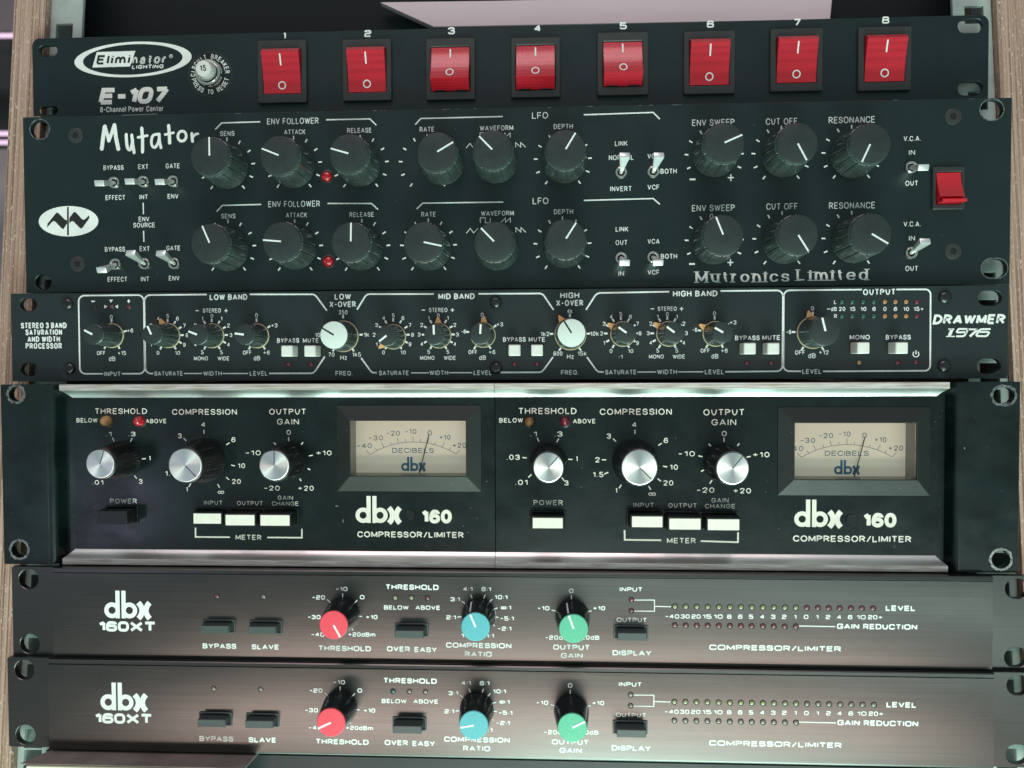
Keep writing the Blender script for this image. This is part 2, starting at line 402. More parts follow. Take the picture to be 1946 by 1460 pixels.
# ------------------------------------------------------------------ stroke lettering
R_ = 1
GL = {
 'A': (.80, [[(0, 0), (.5, 1), (1, 0)], [(.17, .3), (.83, .3)]]),
 'B': (.68, [[(0, .53), (0, 1), (.92, 1, R_), (.92, .53, R_), 'c'], [(0, 0), (0, .53), (1, .53, R_), (1, 0, R_), 'c']]),
 'C': (.75, [[(1, .70), (1, 1, R_), (0, 1, R_), (0, 0, R_), (1, 0, R_), (1, .30)]]),
 'D': (.74, [[(0, 0), (0, 1), (1, 1, R_), (1, 0, R_), 'c']]),
 'E': (.62, [[(1, 1), (0, 1), (0, 0), (1, 0)], [(0, .52), (.9, .52)]]),
 'F': (.58, [[(1, 1), (0, 1), (0, 0)], [(0, .50), (.88, .50)]]),
 'G': (.78, [[(1, .74), (1, 1, R_), (0, 1, R_), (0, 0, R_), (1, 0, R_), (1, .47), (.55, .47)]]),
 'H': (.72, [[(0, 0), (0, 1)], [(1, 0), (1, 1)], [(0, .52), (1, .52)]]),
 'I': (.0, [[(.5, 0), (.5, 1)]]),
 'K': (.72, [[(0, 0), (0, 1)], [(1, 1), (.05, .38)], [(.36, .58), (1, 0)]]),
 'L': (.56, [[(0, 1), (0, 0), (1, 0)]]),
 'M': (.84, [[(0, 0), (0, 1), (.5, .12), (1, 1), (1, 0)]]),
 'N': (.72, [[(0, 0), (0, 1), (1, 0), (1, 1)]]),
 'O': (.82, [[(0, 0, R_), (0, 1, R_), (1, 1, R_), (1, 0, R_), 'c']]),
 'P': (.66, [[(0, 0), (0, 1), (1, 1, R_), (1, .45, R_), (0, .45)]]),
 'Q': (.82, [[(0, 0, R_), (0, 1, R_), (1, 1, R_), (1, 0, R_), 'c'], [(.6, .28), (1, -.04)]]),
 'R': (.70, [[(0, 0), (0, 1), (.95, 1, R_), (.95, .46, R_), (0, .46)], [(.5, .46), (1, 0)]]),
 'S': (.66, [[(.96, .72), (.96, 1, R_), (.03, 1, R_), (.03, .52, R_), (1, .52, R_), (1, 0, R_), (0, 0, R_), (0, .28)]]),
 'T': (.66, [[(0, 1), (1, 1)], [(.5, 1), (.5, 0)]]),
 'U': (.72, [[(0, 1), (0, 0, R_), (1, 0, R_), (1, 1)]]),
 'V': (.74, [[(0, 1), (.5, 0), (1, 1)]]),
 'W': (1.05, [[(0, 1), (.26, 0), (.5, .95), (.74, 0), (1, 1)]]),
 'X': (.74, [[(0, 0), (1, 1)], [(0, 1), (1, 0)]]),
 'Y': (.74, [[(0, 1), (.5, .45), (1, 1)], [(.5, .45), (.5, 0)]]),
 'Z': (.66, [[(0, 1), (1, 1), (0, 0), (1, 0)]]),
 '0': (.58, [[(0, 0, R_), (0, 1, R_), (1, 1, R_), (1, 0, R_), 'c']]),
 '1': (.28, [[(0, .76), (1, .98), (1, 0)]]),
 '2': (.56, [[(0, .70), (0, 1, R_), (1, 1, R_), (1, .58, R_), (0, 0), (1, 0)]]),
 '3': (.58, [[(0, .74), (0, 1, R_), (.95, 1, R_), (.95, .53, R_), (.35, .53)], [(.35, .53), (1, .53, R_), (1, 0, R_), (0, 0, R_), (0, .26)]]),
 '4': (.60, [[(.76, 0), (.76, 1)], [(.76, .98), (0, .3)], [(0, .3), (1, .3)]]),
 '5': (.58, [[(.92, 1), (.08, 1), (.08, .58), (1, .62, R_), (1, 0, R_), (0, 0, R_), (0, .24)]]),
 '6': (.58, [[(.98, .76), (.98, 1, R_), (0, 1, R_), (0, .3)], [(0, 0, R_), (0, .58, R_), (1, .58, R_), (1, 0, R_), 'c']]),
 '7': (.56, [[(0, 1), (1, 1), (.35, 0)]]),
 '8': (.58, [[(.06, .53, R_), (.06, 1, R_), (.94, 1, R_), (.94, .53, R_), 'c'], [(0, 0, R_), (0, .53, R_), (1, .53, R_), (1, 0, R_), 'c']]),
 '9': (.58, [[(.02, .24), (.02, 0, R_), (1, 0, R_), (1, .7)], [(0, .42, R_), (0, 1, R_), (1, 1, R_), (1, .42, R_), 'c']]),
 '-': (.42, [[(0, .46), (1, .46)]]),
 '_': (.62, [[(0, .5), (1, .5)]]),
 '+': (.62, [[(0, .48), (1, .48)], [(.5, .14), (.5, .82)]]),
 '.': (.0, [[(.5, 0), (.5, .09)]]),
 ':': (.0, [[(.5, .12), (.5, .22)], [(.5, .62), (.5, .72)]]),
 '/': (.50, [[(0, -.05), (1, 1.05)]]),
 '\u221e': (.95, [[(0, .16, R_), (0, .72, R_), (.52, .72, R_), (.52, .16, R_), 'c'], [(.48, .16, R_), (.48, .72, R_), (1, .72, R_), (1, .16, R_), 'c']]),
 'a': (.52, [[(.08, .56), (.08, .74, R_), (1, .74, R_), (1, 0)], [(0, 0, R_), (0, .43, R_), (1, .43, R_), (1, 0, R_), 'c']]),
 'c': (.52, [[(1, .54), (1, .74, R_), (0, .74, R_), (0, 0, R_), (1, 0, R_), (1, .2)]]),
 'd': (.54, [[(1, 1), (1, 0)], [(1, .0, R_), (0, 0, R_), (0, .74, R_), (1, .74, R_), 'c']]),
 'e': (.54, [[(0, .38), (1, .38), (1, .74, R_), (0, .74, R_), (0, 0, R_), (1, 0, R_), (1, .16)]]),
 'h': (.52, [[(0, 0), (0, 1)], [(0, .4), (0, .74, R_), (1, .74, R_), (1, 0)]]),
 'i': (.0, [[(.5, 0), (.5, .74)], [(.5, .9), (.5, 1)]]),
 'k': (.50, [[(0, 0), (0, 1)], [(.95, .74), (.05, .3)], [(.35, .45), (1, 0)]]),
 'l': (.0, [[(.5, 0), (.5, 1)]]),
 'm': (.88, [[(0, 0), (0, .74)], [(0, .4), (0, .74, R_), (.5, .74, R_), (.5, 0)], [(.5, .4), (.5, .74, R_), (1, .74, R_), (1, 0)]]),
 'n': (.52, [[(0, 0), (0, .74)], [(0, .4), (0, .74, R_), (1, .74, R_), (1, 0)]]),
 'o': (.56, [[(0, 0, R_), (0, .74, R_), (1, .74, R_), (1, 0, R_), 'c']]),
 'r': (.30, [[(0, 0), (0, .74)], [(0, .4), (0, .74, R_), (1, .74)]]),
 's': (.48, [[(.96, .54), (.96, .74, R_), (.03, .74, R_), (.03, .39, R_), (1, .39, R_), (1, 0, R_), (0, 0, R_), (0, .2)]]),
 't': (.30, [[(.35, 1), (.35, 0, R_), (1, 0)], [(0, .74), (1, .74)]]),
 'u': (.52, [[(0, .74), (0, 0, R_), (1, 0, R_), (1, .3)], [(1, 0), (1, .74)]]),
 'w': (.80, [[(0, .74), (.27, 0), (.5, .70), (.73, 0), (1, .74)]]),
 'z': (.48, [[(0, .74), (1, .74), (0, 0), (1, 0)]]),
}
GE = dict(GL)
GE['2'] = (.60, [[(0, .78), (0, 1, R_), (1, 1, R_), (1, .52, R_), (0, .52, R_), (0, 0), (1, 0)]])
GE['5'] = (.60, [[(.95, 1), (0, 1), (0, .58), (1, .58, R_), (1, 0, R_), (0, 0, R_), (0, .2)]])
SERIF = {'M': [(0, 0), (1, 0), (0, 1), (1, 1)], 'u': [(0, .74), (1, .74), (1, 0)], 't': [], 'r': [(0, 0), (0, .74)], 'n': [(0, 0), (1, 0), (0, .74)],
         'i': [(.5, 0), (.5, .74)], 'L': [(0, 0), (0, 1)], 'm': [(0, 0), (.5, 0), (1, 0), (0, .74)], 'd': [(1, 0), (1, 1)]}

def rounded(path, rf, closed):
    n = len(path); out = []
    for i, q in enumerate(path):
        if len(q) < 3 or (not closed and i in (0, n-1)):
            out.append((q[0], q[1])); continue
        a = path[i-1]; c = path[(i+1) % n]
        fa = .5 if (len(a) > 2 or closed) and (closed or i-1 > 0) and len(a) > 2 else 1.0
        fc = .5 if (closed or i+1 < n-1) and len(c) > 2 else 1.0
        if fa == 1.0 and len(a) == 2 and (closed or i-1 > 0): fa = .75
        if fc == 1.0 and len(c) == 2 and (closed or i+1 < n-1): fc = .75
        ax, ay = (a[0]-q[0])*fa*rf, (a[1]-q[1])*fa*rf
        cx, cy = (c[0]-q[0])*fc*rf, (c[1]-q[1])*fc*rf
        K = 5
        for k in range(K+1):
            t = pi/2*k/K
            u, v = 1-sin(t), 1-cos(t)
            out.append((q[0]+ax*u+cx*v, q[1]+ay*u+cy*v))
    return out

ZST = [0]
def text(mb, s, cx, cy, w, h, t, z, style='h', shear=0.0, gap=None, rf=None, serif=False, fn=None):
    """s fitted into a w x h mm box centred on (cx, cy); t is the stroke width in mm"""
    tab = GE if style == 'e' else GL
    if rf is None: rf = {'h': 0.95, 'e': 0.62, 'g': 1.0}[style]
    gap = (0.20 if style != 'g' else .24) if gap is None else gap
    ws = []
    for ch in s:
        if ch == ' ': ws.append(('sp', .34))
        else: ws.append((ch, tab[ch][0]))
    tot = 0
    for i, (ch, q) in enumerate(ws):
        tot += q
        if i < len(ws)-1: tot += gap
    npix = sum(1 for c_, q in ws if c_ != 'sp')
    k = (w - npix*t)/max(tot, .01) if len(s) > 1 or tot > 0 else 1
    if k <= 0: k = w/tot*.5
    x = cx-w/2
    hh = h-t
    for i, (ch, q) in enumerate(ws):
        if ch != 'sp':
            gw = q*k
            for st in tab[ch][1]:
                closed = st[-1] == 'c'
                pts = st[:-1] if closed else st
                pts = rounded(pts, rf, closed)
                P = []
                for a, b in pts:
                    X = x+t/2+(gw*a if q else 0); Y = cy-h/2+t/2+hh*b
                    X += shear*(Y-cy)
                    P.append(fn(X, Y) if fn else (X, Y))
                runs = [P]
                if not closed:          # break at sharp turns so no stroke folds over itself
                    runs = [[P[0]]]
                    for j in range(1, len(P)):
                        runs[-1].append(P[j])
                        if j < len(P)-1:
                            d1 = (P[j][0]-P[j-1][0], P[j][1]-P[j-1][1]); d2 = (P[j+1][0]-P[j][0], P[j+1][1]-P[j][1])
                            n12 = (math.hypot(*d1)*math.hypot(*d2)) or 1
                            if (d1[0]*d2[0]+d1[1]*d2[1])/n12 < -.05: runs.append([P[j]])
                for rn in runs:
                    ZST[0] = (ZST[0]+1) % 7
                    mb.stroke(rn, t, z+ZST[0]*0.004, closed, thin=.38 if serif else None)
            if serif:
                for a, b in SERIF.get(ch, []):
                    X = x+t/2+(gw*a if q else 0); Y = cy-h/2+hh*b+(t*.22 if b == 0 else t*.78)
                    mb.stroke([(X-t*1.15, Y), (X+t*1.15, Y)], t*.30, z+.030)
            x += gw+t
        else: x += q*k
        if i < len(ws)-1: x += gap*k
    return mb

# ------------------------------------------------------------------ units
DIRS = {}
class Unit:
    """A rack unit whose front plane faces the viewer; local x right, y up from the bottom edge, z out of the panel"""
    def __init__(s, name, label, cat, x0, ztop, y, w, h, group=None):
        s.x0, s.zt, s.y, s.w, s.h = x0, ztop, y, w, h
        s.e = bpy.data.objects.new(name, None); C.objects.link(s.e)
        s.e.empty_display_size = 0.02
        s.e.location = ((x0+w/2)*MM, y*MM, (ztop-h)*MM)
        s.e.rotation_euler = (pi/2, 0, 0)
        s.e['label'] = label; s.e['category'] = cat
        if group: s.e['group'] = group
        s.pr = {}
    def P(s, px, py, z=0):
        a = (px-W_PX/2)/F_PX; b = -(py-H_PX/2)/F_PX
        d = [RC[i][0]*a+RC[i][1]+RC[i][2]*b for i in range(3)]
        k = (s.y-z)/d[1]
        return (d[0]*k-(s.x0+s.w/2), d[2]*k-(s.zt-s.h))
    def mm(s, px, z=0):
        return px*(s.y-z)/F_PX*1.002
    def pen(s, key, matk, zbase):
        if key not in s.pr: s.pr[key] = (MB(), matk)
        return s.pr[key][0]
    def flush(s, parent=None):
        for key, (mb, mk) in s.pr.items():
            if mb.v: put(key, mb, M[mk], parent or s.e, smooth=0, kind='stuff' if key in ('tick_marks', 'printed_lines') else None)
        s.pr = {}

PZ = 0.05
class Pen:
    """prints on one plane of a unit, everything given at photo pixels measured on that plane"""
    def __init__(s, u, z, key, matk, ref=None, style='h', bold=.13):
        s.u, s.z, s.key, s.mk, s.ref, s.style, s.bold = u, z, key, matk, ref or u, style, bold
        s.mb = u.pen(key, matk, z)
        s.tm = u.pen('tick_marks', matk, z) if key == 'panel_lettering' else s.mb
        s.lm = u.pen('printed_lines', matk, z) if key == 'panel_lettering' else s.mb
    def T(s, t, cx, cy, w, h, b=None, **kw):
        x, y = s.ref.P(cx, cy, s.z)
        if s.key == 'panel_lettering':
            wb = MB()
            text(wb, t, 0, 0, s.ref.mm(w, s.z), s.ref.mm(h, s.z), s.ref.mm(h*(b or s.bold), s.z), PZ, kw.pop('style', s.style), **kw)
            put('printed_word', wb, M[s.mk], s.u.e, (x, y, s.z), smooth=0)
            return
        text(s.mb, t, x, y, s.ref.mm(w, s.z), s.ref.mm(h, s.z), s.ref.mm(h*(b or s.bold), s.z), s.z+PZ, kw.pop('style', s.style), **kw)
    def L(s, pts, w, closed=False, caps=False, tick=False):
        (s.tm if tick else s.lm).stroke([s.ref.P(x, y, s.z) for x, y in pts], s.ref.mm(w, s.z), s.z+PZ+0.032, closed, caps)
    def tick(s, cx, cy, ang, r0, r1, w):
        x, y = s.ref.P(cx, cy, s.z); k = s.ref.mm(1, s.z); a = radians(ang)
        s.tm.stroke([(x+r0*k*sin(a), y+r0*k*cos(a)), (x+r1*k*sin(a), y+r1*k*cos(a))], w*k, s.z+PZ)
    def poly(s, pts, dz=0):
        s.mb.poly([s.ref.P(x, y, s.z) for x, y in pts], s.z+PZ+dz)
    def tickp(s, cx, cy, tx, ty, ln, w):       # tick centred on (tx,ty) pointing to the centre (cx,cy)
        dx, dy = tx-cx, ty-cy; l = math.hypot(dx, dy); dx /= l; dy /= l
        s.L([(tx-dx*ln/2, ty-dy*ln/2), (tx+dx*ln/2, ty+dy*ln/2)], w, tick=True)

def slab(u, name, x0, x1, y0, y1, z0, z1, r, holes, matk, ch=0.25, label=None, parent=None):
    mb = MB().prism(rrect(x0, x1, y0, y1, r, 5), holes, z0, z1, ch)
    return put(name, mb, M[matk], parent or u.e, label=label, smooth=30)

def obround(u, px, py, wpx, hpx, z=0):
    x, y = u.P(px, py, z); w = u.mm(wpx, z)/2; h = u.mm(hpx, z)/2
    return rrect(x-w, x+w, y-h, y+h, min(w, h), 8)

# ------------------------------------------------------------------ generic small parts
def led(u, px, py, rpx, m, z=0, h=None, ref=None, rim=True, name='indicator_light'):
    ref = ref or u
    r = ref.mm(rpx, z); h = h if h is not None else r*.35
    def mk():
        return make_mesh(name, MB().lathe([(r*(cos(a)), h*sin(a)) for a in [0, .3, .6, .9, 1.2, 1.45]], 16), M[m])
    x, y = ref.P(px, py, z)
    o = link(name, cached(('led', round(r, 2), m, h), mk), u.e, (x, y, z+.02))
    if rim:
        def mr():
            return make_mesh('rim', MB().lathe([(r*1.28, 0), (r*1.28, .12), (r*1.12, .28), (r*1.0, .1)], 16, cap0=False, cap1=False), M['led_rim'])
        link('rim', cached(('rim', round(r, 2)), mr), o, (0, 0, 0))
    return o

def screw(u, px, py, rpx, ang=0.3, z=0, name='screw'):
    r = u.mm(rpx, z); x, y = u.P(px, py, z)
    def mk():
        return make_mesh('screw', MB().lathe([(r, 0), (r, .5), (r*.92, 1.0), (r*.75, 1.5), (r*.45, 1.85), (r*.1, 1.95)], 24), M['screw'])
    o = link(name, cached(('screw', round(r, 1)), mk), u.e, (x, y, z), ang)
    def mc():
        mb = MB(); a, b = r*.50, r*.15
        pts = []
        for q in range(4):
            for dx, dy in ((b, b), (a, b*.7), (a, -b*.7)) if False else ((b, b), (a*.9, b*.8), (a*.9, -b*.8)):
                t = -q*pi/2
                pts.append((dx*cos(t)-dy*sin(t), dx*sin(t)+dy*cos(t)))
        mb.prism(pts, [], 1.55, 1.97, 0)
        return make_mesh('cross_recess', mb, M['hollow'])
    link('cross_recess', cached(('cross', round(r, 1)), mc), o)
    return o
M['screw'] = mat('black_zinc_screw', (0.05, 0.055, 0.055), 0.22, metal=0.8, var=0.1)

def pointer_line(w, r0, r1, z, m, parent, name='pointer_line'):
    mb = MB(); mb.rbox(-w/2, w/2, r0, r1, z-.2, z+.06, .05, .03)
    return link(name, cached((name, w, r0, r1, z, m), lambda: make_mesh(name, mb, M[m])), parent)

def knob_at(u, px, py, h, z, name='knob'):
    """local position of a knob axis whose cap centre shows at (px,py)"""
    return u.P(px, py, z+h)

def big_knob(u, px, py, ang):
    h = 19.7
    x, y = u.P(px, py, h)
    def mk():
        def fr(r, z, t):
            if z < .5 or z > 17.6: return r
            k = (t*6.5/pi) % 1.0
            d = min(k, 1-k)
            return r-(0.6*max(0, 1-d/.085))
        return make_mesh('knob', MB().lathe([(10.9, .3), (10.7, 1.5), (10.2, 8), (9.7, 15), (9.55, 17.4), (9.32, 17.5), (9.32, 18.6), (9.18, 19.05), (8.9, 19.4), (8.6, 19.5)], 160, fr), M['knob_side'], 30)
    o = link('knob', cached('bk', mk), u.e, (x, y, 0), -radians(ang))
    link('knob_cap', cached('bkc', lambda: make_mesh('knob_cap', MB().lathe([(9.0, 19.3), (8.85, 19.6), (8.5, 19.72)], 64), M['knob'])), o)
    pointer_line(.75, 0.3, 8.9, 19.75, 'print', o)
    return o

def small_knob(u, px, py, ang, big=False, cap=None):
    h = 16.5
    x, y = u.P(px, py, h)
    rb, rt = (7.3, 6.4) if big else (5.75, 4.55)
    def mk():
        def fr(r, z, t):
            k = (t*6/pi) % 1.0; d = min(k, 1-k)
            return r-(0.3*max(0, 1-d/.09) if 1 < z < h-1.2 else 0)
        return make_mesh('knob', MB().lathe([(rb, .8), (rb, 2), (rb-.15, 4), (rt+.35, h*.7), (rt+.25, h-1.2), (rt+.12, h-1.1), (rt+.1, h-.5), (rt-.2, h-.1), (rt-.5, h)], 96, fr), M['knob_side'], 30)
    o = link('knob', cached(('sk', big), mk), u.e, (x, y, 0), -radians(ang))
    def mc():
        mb = MB(); mb.lathe([(rb+.36, .15), (rb+.36, .6), (rb+.2, .8)], 48)
        return make_mesh('knob_collar', mb, M['collar'])
    link('knob_collar', cached(('skc', big), mc), o)
    def mp():
        mb = MB(); q = rb+.2
        a = [(-1.7, q), (1.7, q), (.35, q+3.1), (-.35, q+3.1)]
        mb.prism(a, [], .2, 1.5, .2)
        return make_mesh('collar_pointer', mb, M['pointer'])
    link('collar_pointer', cached(('skp', big), mp), o)
    cm = 'cap_white' if cap else 'knob'
    def mk2(): return make_mesh('knob_cap', MB().lathe([(rt-.02, h-.35), (rt-.05, h+.02), (rt-.35, h+.12)], 48), M[cm])
    link('knob_cap', cached(('skt', big, cm), mk2), o)
    pointer_line(.9 if not cap else .8, 0.0, rt-.15, h+.13, 'print_black' if cap else 'print', o)
    return o

def alu_knob(u, px, py, ang, z, rc, rb, h=19):
    x, y = u.P(px, py, z+h)
    def mk():
        def fr(r, zz, t):
            if zz < .6 or zz > h-.9: return r
            return r-.35*abs(((t*52/(2*pi)) % 1.0)-.5)*2
        return make_mesh('knob', MB().lathe([(rb, .1), (rb, .8), (rb-.2, 3), (rc+1.35, h*.55), (rc+1.05, h-1), (rc+.75, h-.5), (rc+.4, h-.15), (rc+.1, h-.3)], 208, fr), M['knurl'], 25)
    o = link('knob', cached(('ak', rc, rb), mk), u.e, (x, y, z), -radians(ang))
    link('knob_cap', cached(('akc', rc), lambda: make_mesh('knob_cap', MB().lathe([(rc+.08, h-.5), (rc, h+.05), (rc-.25, h+.15)], 96), M['spun'], 20)), o)
    pointer_line(.42, 0, rc-.15, h+.15, 'print_black', o)
    return o

def xt_knob(u, ref, px, py, ang, capm, zf):
    h = 15.5
    x, y = ref.P(px, py, zf+h)
    def mk():
        return make_mesh('knob', MB().lathe([(8.1, .2), (8.1, 1.0), (7.9, 3), (6.75, h-1.6), (6.6, h-.8), (6.45, h-.75)], 64), M['xt_knob'], 30)
    o = link('knob', cached('xk', mk), u.e, (x, y, zf), -radians(ang))
    def mc():
        return make_mesh('knob_cap', MB().lathe([(6.3, h-.9), (6.45, h-.8), (6.5, h-.25), (6.25, h-.02), (5.9, h)], 64), M[capm], 30)
    c = link('knob_cap', cached(('xkc', capm), mc), o)
    pointer_line(.85, 0, 6.2, h+.03, 'print', o)
    def ml():
        mb = MB()
        a = [(.35, 8.02, 2.6), (-.35, 8.02, 2.6), (-.35, 6.72, h-1.4), (.35, 6.72, h-1.4)]
        b = [(p, q-.3, r) for p, q, r in a]
        mb.loft([b, a]); return make_mesh('side_line', mb, M['print'])
    link('side_line', cached('xkl', ml), o)
    return o

def toggle(u, rx, ry, tx, ty, zt=12.0):
    x, y = u.P(rx, ry, 1.0)
    def mk():
        mb = MB()
        mb.lathe([(3.0, 0), (3.0, .9), (2.75, 1.25), (2.1, 1.25), (1.75, .9), (1.6, .2)], 28, cap1=False)
        return make_mesh('toggle_switch', mb, M['chrome'])
    o = link('toggle_switch', cached('tg', mk), u.e, (x, y, 0))
    link('bushing_hole', cached('tgh', lambda: make_mesh('bushing_hole', MB().lathe([(1.72, .1), (1.72, .35)], 20), M['hollow'])), o)
    X, Y = u.P(tx, ty, zt)
    d = Vector((X-x, Y-y, zt-.3))
    ux = Vector((1, 0, 0)); n = d.normalized()
    ux = (ux-n*ux.dot(n)).normalized(); uy = n.cross(ux)
    mb = MB(); rings = []
    for t, a, b in ((0, .9, .9), (.12, .9, .9), (.28, 1.1, 1.0), (.6, 1.75, 1.2), (.93, 2.45, 1.4), (.985, 2.45, 1.4), (1.0, 2.2, 1.15)):
        c = Vector((0, 0, .3))+d*t
        sec = rrect(-a, a, -b, b, min(a, b)*(.9 if t < .2 else .25), 3)
        rings.append([tuple(c+ux*p+uy*q) for p, q in sec])
    mb.loft(rings)
    put('lever', mb, M['lever'], o, smooth=35)
    return o

def rocker_switch(u, bz, opn, z, on, marks=True, name='rocker_switch', hi=5.2):
    """bz: bezel box in px (front plane), opn: opening in px; on = lower half sticks out"""
    bx0, by1 = u.P(bz[0], bz[1], z+1.6); bx1, by0 = u.P(bz[2], bz[3], z+1.6)
    cx, cy = (bx0+bx1)/2, (by0+by1)/2; hw, hh = (bx1-bx0)/2, (by1-by0)/2
    ow, oh = opn[0]/2, opn[1]/2
    mb = MB(); mb.prism(rrect(-hw, hw, -hh, hh, .8, 4), [rrect(-ow, ow, -oh, oh, .3, 3)], 0, 1.7, .35)
    o = put(name, mb, M['bezel'], u.e, (cx, cy, z))
    put('switch_well', MB().rbox(-ow-.2, ow+.2, -oh-.2, oh+.2, .02, .35, .2, .05), M['hollow'], o)
    w = ow-.25; q = oh-.35
    # profile (y, z): concave face, one end out, the proud end slanting back into the well
    if on: ya, yb, za, zb = -q+(4.6 if marks else 2.6), q, hi+1.6, 1.2
    else: ya, yb, za, zb = -q, q-2.0, 1.2, hi
    def face(y):
        t = (y-ya)/(yb-ya)
        return za+(zb-za)*t-.9*(1-(2*t-1)**2)
    K = 14
    pr = [(ya+(yb-ya)*i/K, face(ya+(yb-ya)*i/K)) for i in range(K+1)]
    if on: pr = [(-q, .4), (-q+.1, 1.6), (ya-.35, za-.45)]+pr+[(q, .4)]
    else: pr = pr+[(yb+.4, zb-.35), (q+.05, zb-1.9), (q+.1, .4), (-q, .4)]
    A = [(-w, y, zz) for y, zz in pr]; B = [(w, y, zz) for y, zz in pr]
    rk = MB(); rk.loft([A, B])
    r = put('rocker', rk, M['rocker' if marks else 'rocker_plain'], o, smooth=25)
    if marks:
        mk = MB(); fl = yb-ya
        for pts, wd in (([(0, yb-fl*.05), (0, yb-fl*.14), (0, yb-fl*.23), (0, yb-fl*.32)], .75),
                        ([(1.75*cos(t*pi/10), yb-fl*.80+1.75*sin(t*pi/10)) for t in range(20)], .6)):
            m2 = MB(); m2.stroke(pts, wd, 0, closed=(len(pts) > 6))
            mk.add([(p_, q_, face(q_)+.06) for p_, q_, c in m2.v], m2.f)
        mk.flat = True
        put('switch_marks', mk, M['print'], o, smooth=0)
        if on:
            nb = MB()
            for xx in (-w*.55, w*.55): nb.rbox(xx-w*.28, xx+w*.28, -q-.12, -q+.35, .5, 1.9, .05, .05)
            put('rocker_notch', nb, M['hollow'], o, smooth=0)
    else:
        rim = MB()
        rim.rbox(-w, w, -q-.25, -q+1.1, .5, face(-q)+.2, .2, .15)
        put('rocker_edge', rim, M['rocker_plain'], r)
    return o

# ================================================================== POWER UNIT (topmost)
u = Unit('power_panel', 'black power panel with eight numbered red rocker switches, topmost in the rack', 'rack unit', -267.3, 169.9, 390.6, 482.6, 43.7, 'rack units')
hw = 241.3
slab(u, 'front_panel', -hw, hw, 0, 43.7, -2.5, 0, 4.0, [obround(u, 91, 96.5, 37, 21), obround(u, 92.5, 210, 36, 16), obround(u, 1844.5, 49.5, 45, 25), obround(u, 1844.5, 168, 45, 25)], 'paint_black')
slab(u, 'chassis', -215, 215, 1, 42.5, -200, -2.6, 1, [], 'paint_black')
p = Pen(u, 0, 'panel_lettering', 'print_bold')
# oval badge
cx, cy = u.P(252.5, 113.3)
k = u.mm(1)
mbo = u.pen('logo_oval', 'print_bold', 0)
mbo.ring(ellipse(115.7*k, 33.5*k, 72, cx, cy, radians(1.6)), ellipse(98.3*k, 29.0*k, 72, cx-.1, cy, radians(1.6)), PZ)
b = Pen(u, 0, 'logo_box', 'print_bold')
b.poly([(175.5, 128.7), (184, 99.3), (257.5, 97), (247, 126.6)])
e = Pen(u, 0, 'logo_letters', 'print_black')
e.z = 0
def texp(pen, s, cx, cy, w, h, b, dz, **kw):
    x, y = pen.ref.P(cx, cy, pen.z)
    text(pen.mb, s, x, y, pen.ref.mm(w), pen.ref.mm(h), pen.ref.mm(b), pen.z+PZ+dz, **kw)
texp(e, 'Elimi', 216, 113.5, 66, 18, 4.2, .05, shear=.22)
p2 = Pen(u, 0, 'logo_outline_letters', 'print_bold')
texp(p2, 'nator', 284, 113, 67, 17, 3.5, .03, shear=.22, gap=.24)
e2 = Pen(u, 0, 'logo_inner_letters', 'print_black')
texp(e2, 'nator', 284, 113, 64.6, 14.6, .8, .08, shear=.22, gap=.27)
texp(p2, 'LIGHTING', 281, 127, 62, 7.6, 1.7, 0, shear=.2)
texp(p2, 'R', 325, 106.8, 3, 3.6, .7, 0)
mbo2 = u.pen('logo_outline_letters', 'print_bold', 0)
x, y = u.P(325, 107); mbo2.stroke(circle(3.4*k, 14, x, y), .7*k, PZ, closed=True)
pz = Pen(u, 0, 'model_lettering', 'print_bold')
texp(pz, 'E-107', 254.5, 182, 134, 31.5, 8.6, 0, style='e', shear=.26, rf=.7, gap=.03)
p.T('8-Channel Power Center', 250.5, 207.5, 125, 10.5, .14)
for n_, px, py in ((1, 541, 68), (2, 699, 64), (3, 858, 58.8), (4, 1021.5, 54), (5, 1184.5, 49.3), (6, 1350, 46.2), (7, 1515, 42.5), (8, 1683, 38.5)):
    p.T(str(n_), px, py, 13 if n_ != 1 else 5, 13, .22, style='e')
# circuit breaker with ring lettering
bx, by = u.P(399.5, 141.3)
def arc_text(s, rad, a0, a1, hgt, outward=True):
    n = len(s)
    for i, ch in enumerate(s):
        if ch == ' ': continue
        a = radians(a0+(a1-a0)*i/(n-1))
        X, Y = bx+rad*sin(a), by+rad*cos(a)
        ro = -a if outward else pi-a
        wch = {'I': .8}.get(ch, hgt*.58)
        def fn(px_, py_, X=X, Y=Y, ro=ro):
            return (X+px_*cos(ro)-py_*sin(ro), Y+px_*sin(ro)+py_*cos(ro))
        text(p.mb, ch, 0, 0, wch, hgt, hgt*.15, PZ, fn=fn)
arc_text('CIRCUIT BREAKER', 9.0, -92, 84, 2.5)
arc_text('PRESS TO RESET', 9.0, 252, 108, 2.5, False)
cbk = put('breaker_ring', MB().lathe([(11.6, 0), (11.5, .12), (11.1, .14), (11.0, .02)], 64, cx=0, cy=0, cap0=False, cap1=False), M['bezel'], u.e, (bx, by, 0))
def hexr(r, z, t): return r-.45*abs(((t*18/pi) % 1)-.5) if z > .2 and z < 2.6 else r
put('breaker_nut', MB().lathe([(6.9, .05), (6.9, .5), (6.9, 2.4), (6.5, 3.0), (5.6, 3.1), (5.5, 4.2), (5.2, 4.8), (4.6, 4.9), (4.3, 4.4)], 108, hexr), M['chrome'], u.e, (bx, by, 0), smooth=25)
bb = put('reset_button', MB().lathe([(4.1, 4.0), (4.1, 7.6), (3.8, 8.1), (3.3, 8.25)], 40), M['button_white'], u.e, (bx, by, 0))
mbt = MB(); text(mbt, '15', 0, 0, 3.2, 3.0, .55, 8.3)
put('reset_number', mbt, M['print_black'], bb, smooth=0)
ons = {3, 4, 5}
